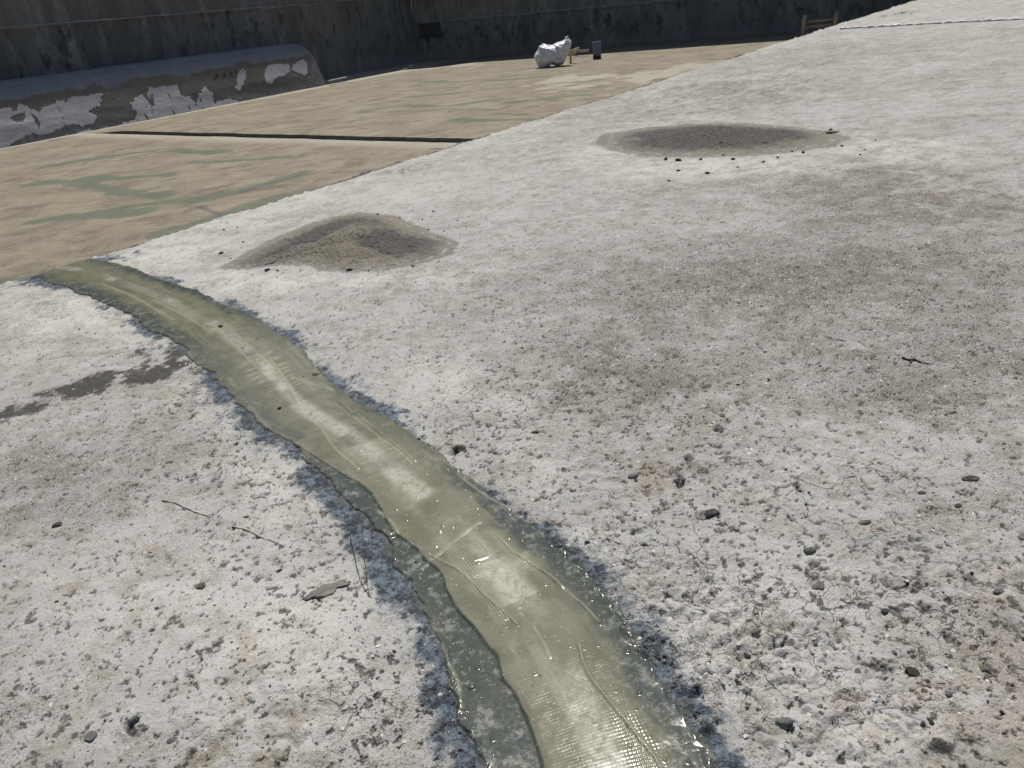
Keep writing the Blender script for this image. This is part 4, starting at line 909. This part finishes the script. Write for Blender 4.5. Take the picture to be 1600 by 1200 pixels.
grp = [([(1040, 250, 6), (1060, 252, 5), (1130, 244, 6), (1145, 250, 5), (1060, 268, 4), (1106, 271, 6), (1095, 250, 4), (1062, 239, 3), (1215, 247, 4), (1255, 240, 5), (1238, 238, 3), (1344, 242, 4), (1351, 234, 4), (1315, 229, 4), (1192, 254, 4), (1152, 262, 3), (1045, 283, 3), (1368, 219, 4)], 'black', 'small black clod scattered on the whitish ground around the far mortar heap', 'clods around the far mortar heap', 'clod'),
       ([(418, 423, 5), (546, 422, 4), (576, 423, 4), (360, 403, 4), (345, 396, 3), (645, 330, 3), (660, 344, 3), (677, 331, 3), (625, 341, 4), (590, 336, 3), (694, 362, 3), (380, 378, 3), (670, 360, 3), (434, 424, 3), (470, 424, 3), (645, 415, 4), (728, 355, 3), (715, 345, 2), (371, 355, 3), (350, 360, 4), (760, 340, 3)], 'black', 'tiny black crumb on the pale slab around the near mortar heap', 'crumbs around the near mortar heap', 'crumb'),
       ([(1098, 1097, 6), (1088, 1083, 6), (1110, 1060, 5), (1060, 1050, 4), (1130, 1075, 5), (1085, 1120, 5), (1068, 1140, 4), (1120, 1130, 5), (1012, 975, 4), (1030, 992, 4), (1048, 1010, 4)], 'dark', 'dark pebble in the blue stained rim along the lower right of the strip', 'pebbles along the lower right rim of the strip', 'pebble'),
       ([(692, 826, 4), (689, 833, 4), (833, 997, 4), (705, 798, 2), (890, 1130, 4), (905, 1140, 4), (915, 1155, 4), (930, 1097, 3), (700, 800, 2), (475, 590, 2), (560, 660, 2), (345, 512, 4), (380, 545, 3), (437, 640, 3), (498, 700, 3), (650, 880, 3), (860, 1038, 3), (790, 965, 3), (735, 1075, 4), (630, 760, 2)], 'black', 'tiny dark crumb stuck in the glossy surface of the sealant strip', 'crumbs stuck in the sealant strip', 'crumb')]
for L, kd, lb, g_, nm in grp:
    for px, py, r_ in L: 
        o_ = stone(px, py, r_, kd, .55, lb, g_, nm, .15 if 'stuck' not in lb else -.2, nm)
        if 'stuck' in lb: o_.location.z += .004
# loose pebbles in fields
def inside_strip(px, py):
    p = at(px, py); S_, t_, ex_ = strip_coords(np.array([p[0]]), np.array([p[1]])); return ex_[0] < .012
fields = [((980, 640, 1180, 820), 46, (2, 6), ('dark', 'grey', 'grey', 'pale', 'pale', 'rust', 'black'), 'stone in the rubbly grit right of the strip middle', 'small stones in the rubbly grit'),
          ((1200, 860, 1600, 1190), 84, (2.5, 7), ('dark', 'grey', 'grey', 'pale', 'pale', 'rust', 'pale', 'black'), 'stone bedded in rough pinkish ground at lower right', 'small stones in the rough ground at lower right'),
          ((20, 830, 640, 1190), 44, (1.8, 4.2), ('dark', 'black', 'grey', 'pale'), 'pebble on the smooth concrete left of the strip', 'small pebbles left of the strip'),
          ((1180, 480, 1600, 860), 40, (1.8, 4), ('dark', 'black', 'pale'), 'pebble on the gritty slab at the right', 'small pebbles on the gritty slab at the right'),
          ((740, 440, 1100, 640), 22, (1.5, 3), ('dark', 'pale', 'black'), 'pebble on the plain slab beyond the strip middle', 'tiny pebbles beyond the strip')]
for (x0, y0, x1, y1), n_, (ra, rb), kds, lb, g_ in fields:
    c_ = 0
    while c_ < n_:
        px, py = random.uniform(x0, x1), random.uniform(y0, y1)
        if inside_strip(px, py): continue
        rr_ = (ra + (rb - ra) * random.random() ** 2.2) * 1.15; kd_ = random.choice(kds); fl_ = random.choice((.35, .5, .6))
        l2 = {'dark': 'dark brownish', 'black': 'black', 'grey': 'mid grey', 'rust': 'reddish brown', 'pale': 'whitish'}[kd_]
        l3 = 'flat' if fl_ < .4 else ('rounded' if fl_ > .55 else 'angular'); l1 = 'small' if rr_ > (ra + rb) / 2.4 else 'tiny'
        stone(px, py, rr_, kd_, fl_, l1 + ' ' + l2 + ' ' + l3 + ' ' + lb, g_, 'pebble', .35); c_ += 1

MTW = simple('dry_twig', (.085, .075, .05), .3, 60); MTW2 = simple('dark_twig', (.03, .028, .024), .3, 60)
def twig(pts, r_, mat, label):
    r_ = r_ * .62
    W = smooth_poly(np.array([on_slab(*p) for p in pts]), 4); 
    for i in range(len(W)): W[i, 2] = max(W[i, 2], float(slab_z(W[i, 0], W[i, 1]))) + r_ * .7; W[i, :2] += rng.normal(0, r_ * .5, 2)
    c = W.mean(0); bm = bmesh.new(); tube(bm, W - c, [r_ * (1.2 - .8 * i / len(W)) * (1 + .25 * math.sin(i * 1.9)) for i in range(len(W))], 6)
    o = bmobj('twig', bm, mat, None, True); o.location = c; tag(o, label, 'twig')
twig([(1410, 560), (1420, 563), (1430, 563), (1441, 567), (1456, 570)], .0065, MTW2, 'short dark stick on the gritty slab at the right, far from the strip')
twig([(253, 783), (275, 787), (296, 797), (312, 803), (329, 808)], .0028, MTW, 'thin crooked twig on the smooth concrete left of the strip, the farther of two')
twig([(362, 824), (385, 829), (410, 841), (430, 848), (444, 855)], .0026, MTW2, 'thin crooked twig left of the blue stain, the nearer of two')
twig([(566, 808), (566, 850), (572, 895), (577, 935)], .0026, MTW, 'long thin twig running down through the blue stain left of the strip')
twig([(548, 842), (553, 868), (560, 895), (566, 915), (580, 936)], .0026, MTW2, 'forked thin twig in the left blue stain ending at a small knot')
twig([(935, 845), (950, 848), (970, 853)], .003, MTW, 'short twig beside pebbles right of the strip')
twig([(750, 600), (735, 612), (690, 640)], .0015, MTW, 'hair thin twig on pale concrete beyond the right blue stain')
# peeled dark flake
pk = world_poly([(472, 937), (483, 928), (503, 917), (522, 911), (538, 906), (551, 909), (545, 916), (530, 918), (522, 928), (505, 936), (490, 934), (480, 940)]); c = pk.mean(0)
cz_ = on_slab(510, 924); Wd = resample(np.vstack([pk, pk[:1]]), 61)[:-1]; Wd = c + (Wd - c) * (1 + fbm(Wd[:, 0], Wd[:, 1], 60, 3, 5) * .14)[:, None]
V = []
for f_, zf in ((1.0, -.002), (.97, .0035), (.8, .0045), (.45, .004), (.02, .005)):
    for p in Wd: q_ = c + (p - c) * f_; V.append((q_[0] - c[0], q_[1] - c[1], zf + .0015 * float(fbm(np.array([q_[0]]), np.array([q_[1]]), 40, 3, 6)[0])))
Fq = [(i * 60 + j, i * 60 + (j + 1) % 60, (i + 1) * 60 + (j + 1) % 60, (i + 1) * 60 + j) for i in range(4) for j in range(60)]
o = mobj('peeled_flake', V, Fq, simple('dull_olive_film', (.135, .128, .105), .3, 30, .6)); o.location = (c[0], c[1], cz_[2] + .002); tag(o, 'flat pointed olive grey flake peeled onto the concrete left of the strip', 'flake')

# ------------------------------------------------------------------ uncountable grit
def grit(name, n, size, mat, zones, seed, rmax, flat, label, sd_attr=None, fill=.12, rmin=1.0):
    g = np.random.default_rng(seed); az = g.uniform(math.radians(-52), math.radians(54), n * 6)
    r_ = np.sqrt(g.uniform(rmin ** 2, rmax ** 2, n * 6)) ** 1.0
    x = r_ * np.sin(az); y = r_ * np.cos(az); m = blobs(x, y, zones, None, fbm(x, y, 3, 3, 8) * .2, fbm(x, y, 3, 3, 9) * .2) 
    S_, t_, ex_ = strip_coords(x, y); cl = ss(-.25, .35, fbm(x, y, 5, 3, seed))
    keep = (g.random(n * 6) < (m * (.35 + .65 * cl) + fill)) & (ex_ > .004) & (((A0 - np.stack([x, y], -1)) @ HN) > .03); x = x[keep][:n]; y = y[keep][:n]; n = len(x)
    h_, _ = slab_fields(x, y); z = slab_z(x, y) + h_
    s_ = size[0] + (size[1] - size[0]) * g.random(n) ** 3
    base = np.array([(1, 0, 0), (.3, .8, .1), (-.8, .5, 0), (-.7, -.6, .1), (.4, -.8, 0), (.05, .0, 1), (-.25, .2, .75)])
    V = base[None] * (1 + g.uniform(-.35, .35, (n, 7, 3))) * np.array([1, 1, flat])[None, None]
    a = g.uniform(0, 6.28, n); tl = g.uniform(-.5, .5, n); c_, s2 = np.cos(a)[:, None], np.sin(a)[:, None]
    Vx = V[..., 0]; Vz = V[..., 2] + Vx * tl[:, None]; X = (Vx * c_ - V[..., 1] * s2); Y = (Vx * s2 + V[..., 1] * c_)
    P = np.stack([X, Y, Vz], -1) * s_[:, None, None]; P += np.stack([x, y, z + s_ * .08], -1)[:, None]
    ft = np.array([(0, 1, 5), (1, 6, 5), (1, 2, 6), (2, 3, 6), (3, 5, 6), (3, 4, 5), (4, 0, 5)])
    Fq = (ft[None] + (np.arange(n) * 7)[:, None, None]).reshape(-1, 3)
    o = mobj(name, P.reshape(-1, 3), Fq, mat, smooth=False); tag(o, label, 'grit', None, 'stuff'); return o
grit('pale_flakes', 320, (.005, .018), simple('white_chip', (.62, .61, .58), .2, 20, .4), [(1090, 325, 130, 13, 3, 1), (560, 230, 70, 8, 0, .5), (1250, 120, 120, 30, 0, .3)], 41, 14, .3, 'pale chips lying in a band on the slab', fill=0.0, rmin=4)
MG1 = simple('dark_grit', (.15, .14, .125), .5, 20); MG2 = simple('pale_grit', (.46, .45, .42), .3, 20, .45); MG3 = simple('brown_grit', (.22, .18, .125), .4, 20)
grit('dark_grit', 24000, (.0012, .0055), MG1, Z_grit + Z_pits, 31, 9, .55, 'fine dark grit strewn over the pale slab')
grit('pale_grit', 18000, (.0015, .008), MG2, Z_grit + Z_bump, 32, 12, .25, 'pale flakes and chips strewn over the slab')
grit('brown_grit', 16000, (.0015, .006), MG3, Z_brown + Z_peach, 33, 10, .5, 'brownish crumbs in the rough patches of the slab', fill=.03)
grit('stain_grit', 5000, (.0015, .007), MG1, Z_dark, 34, 9, .5, 'dark crumbs gathered in the stained parts of the slab', fill=.005)
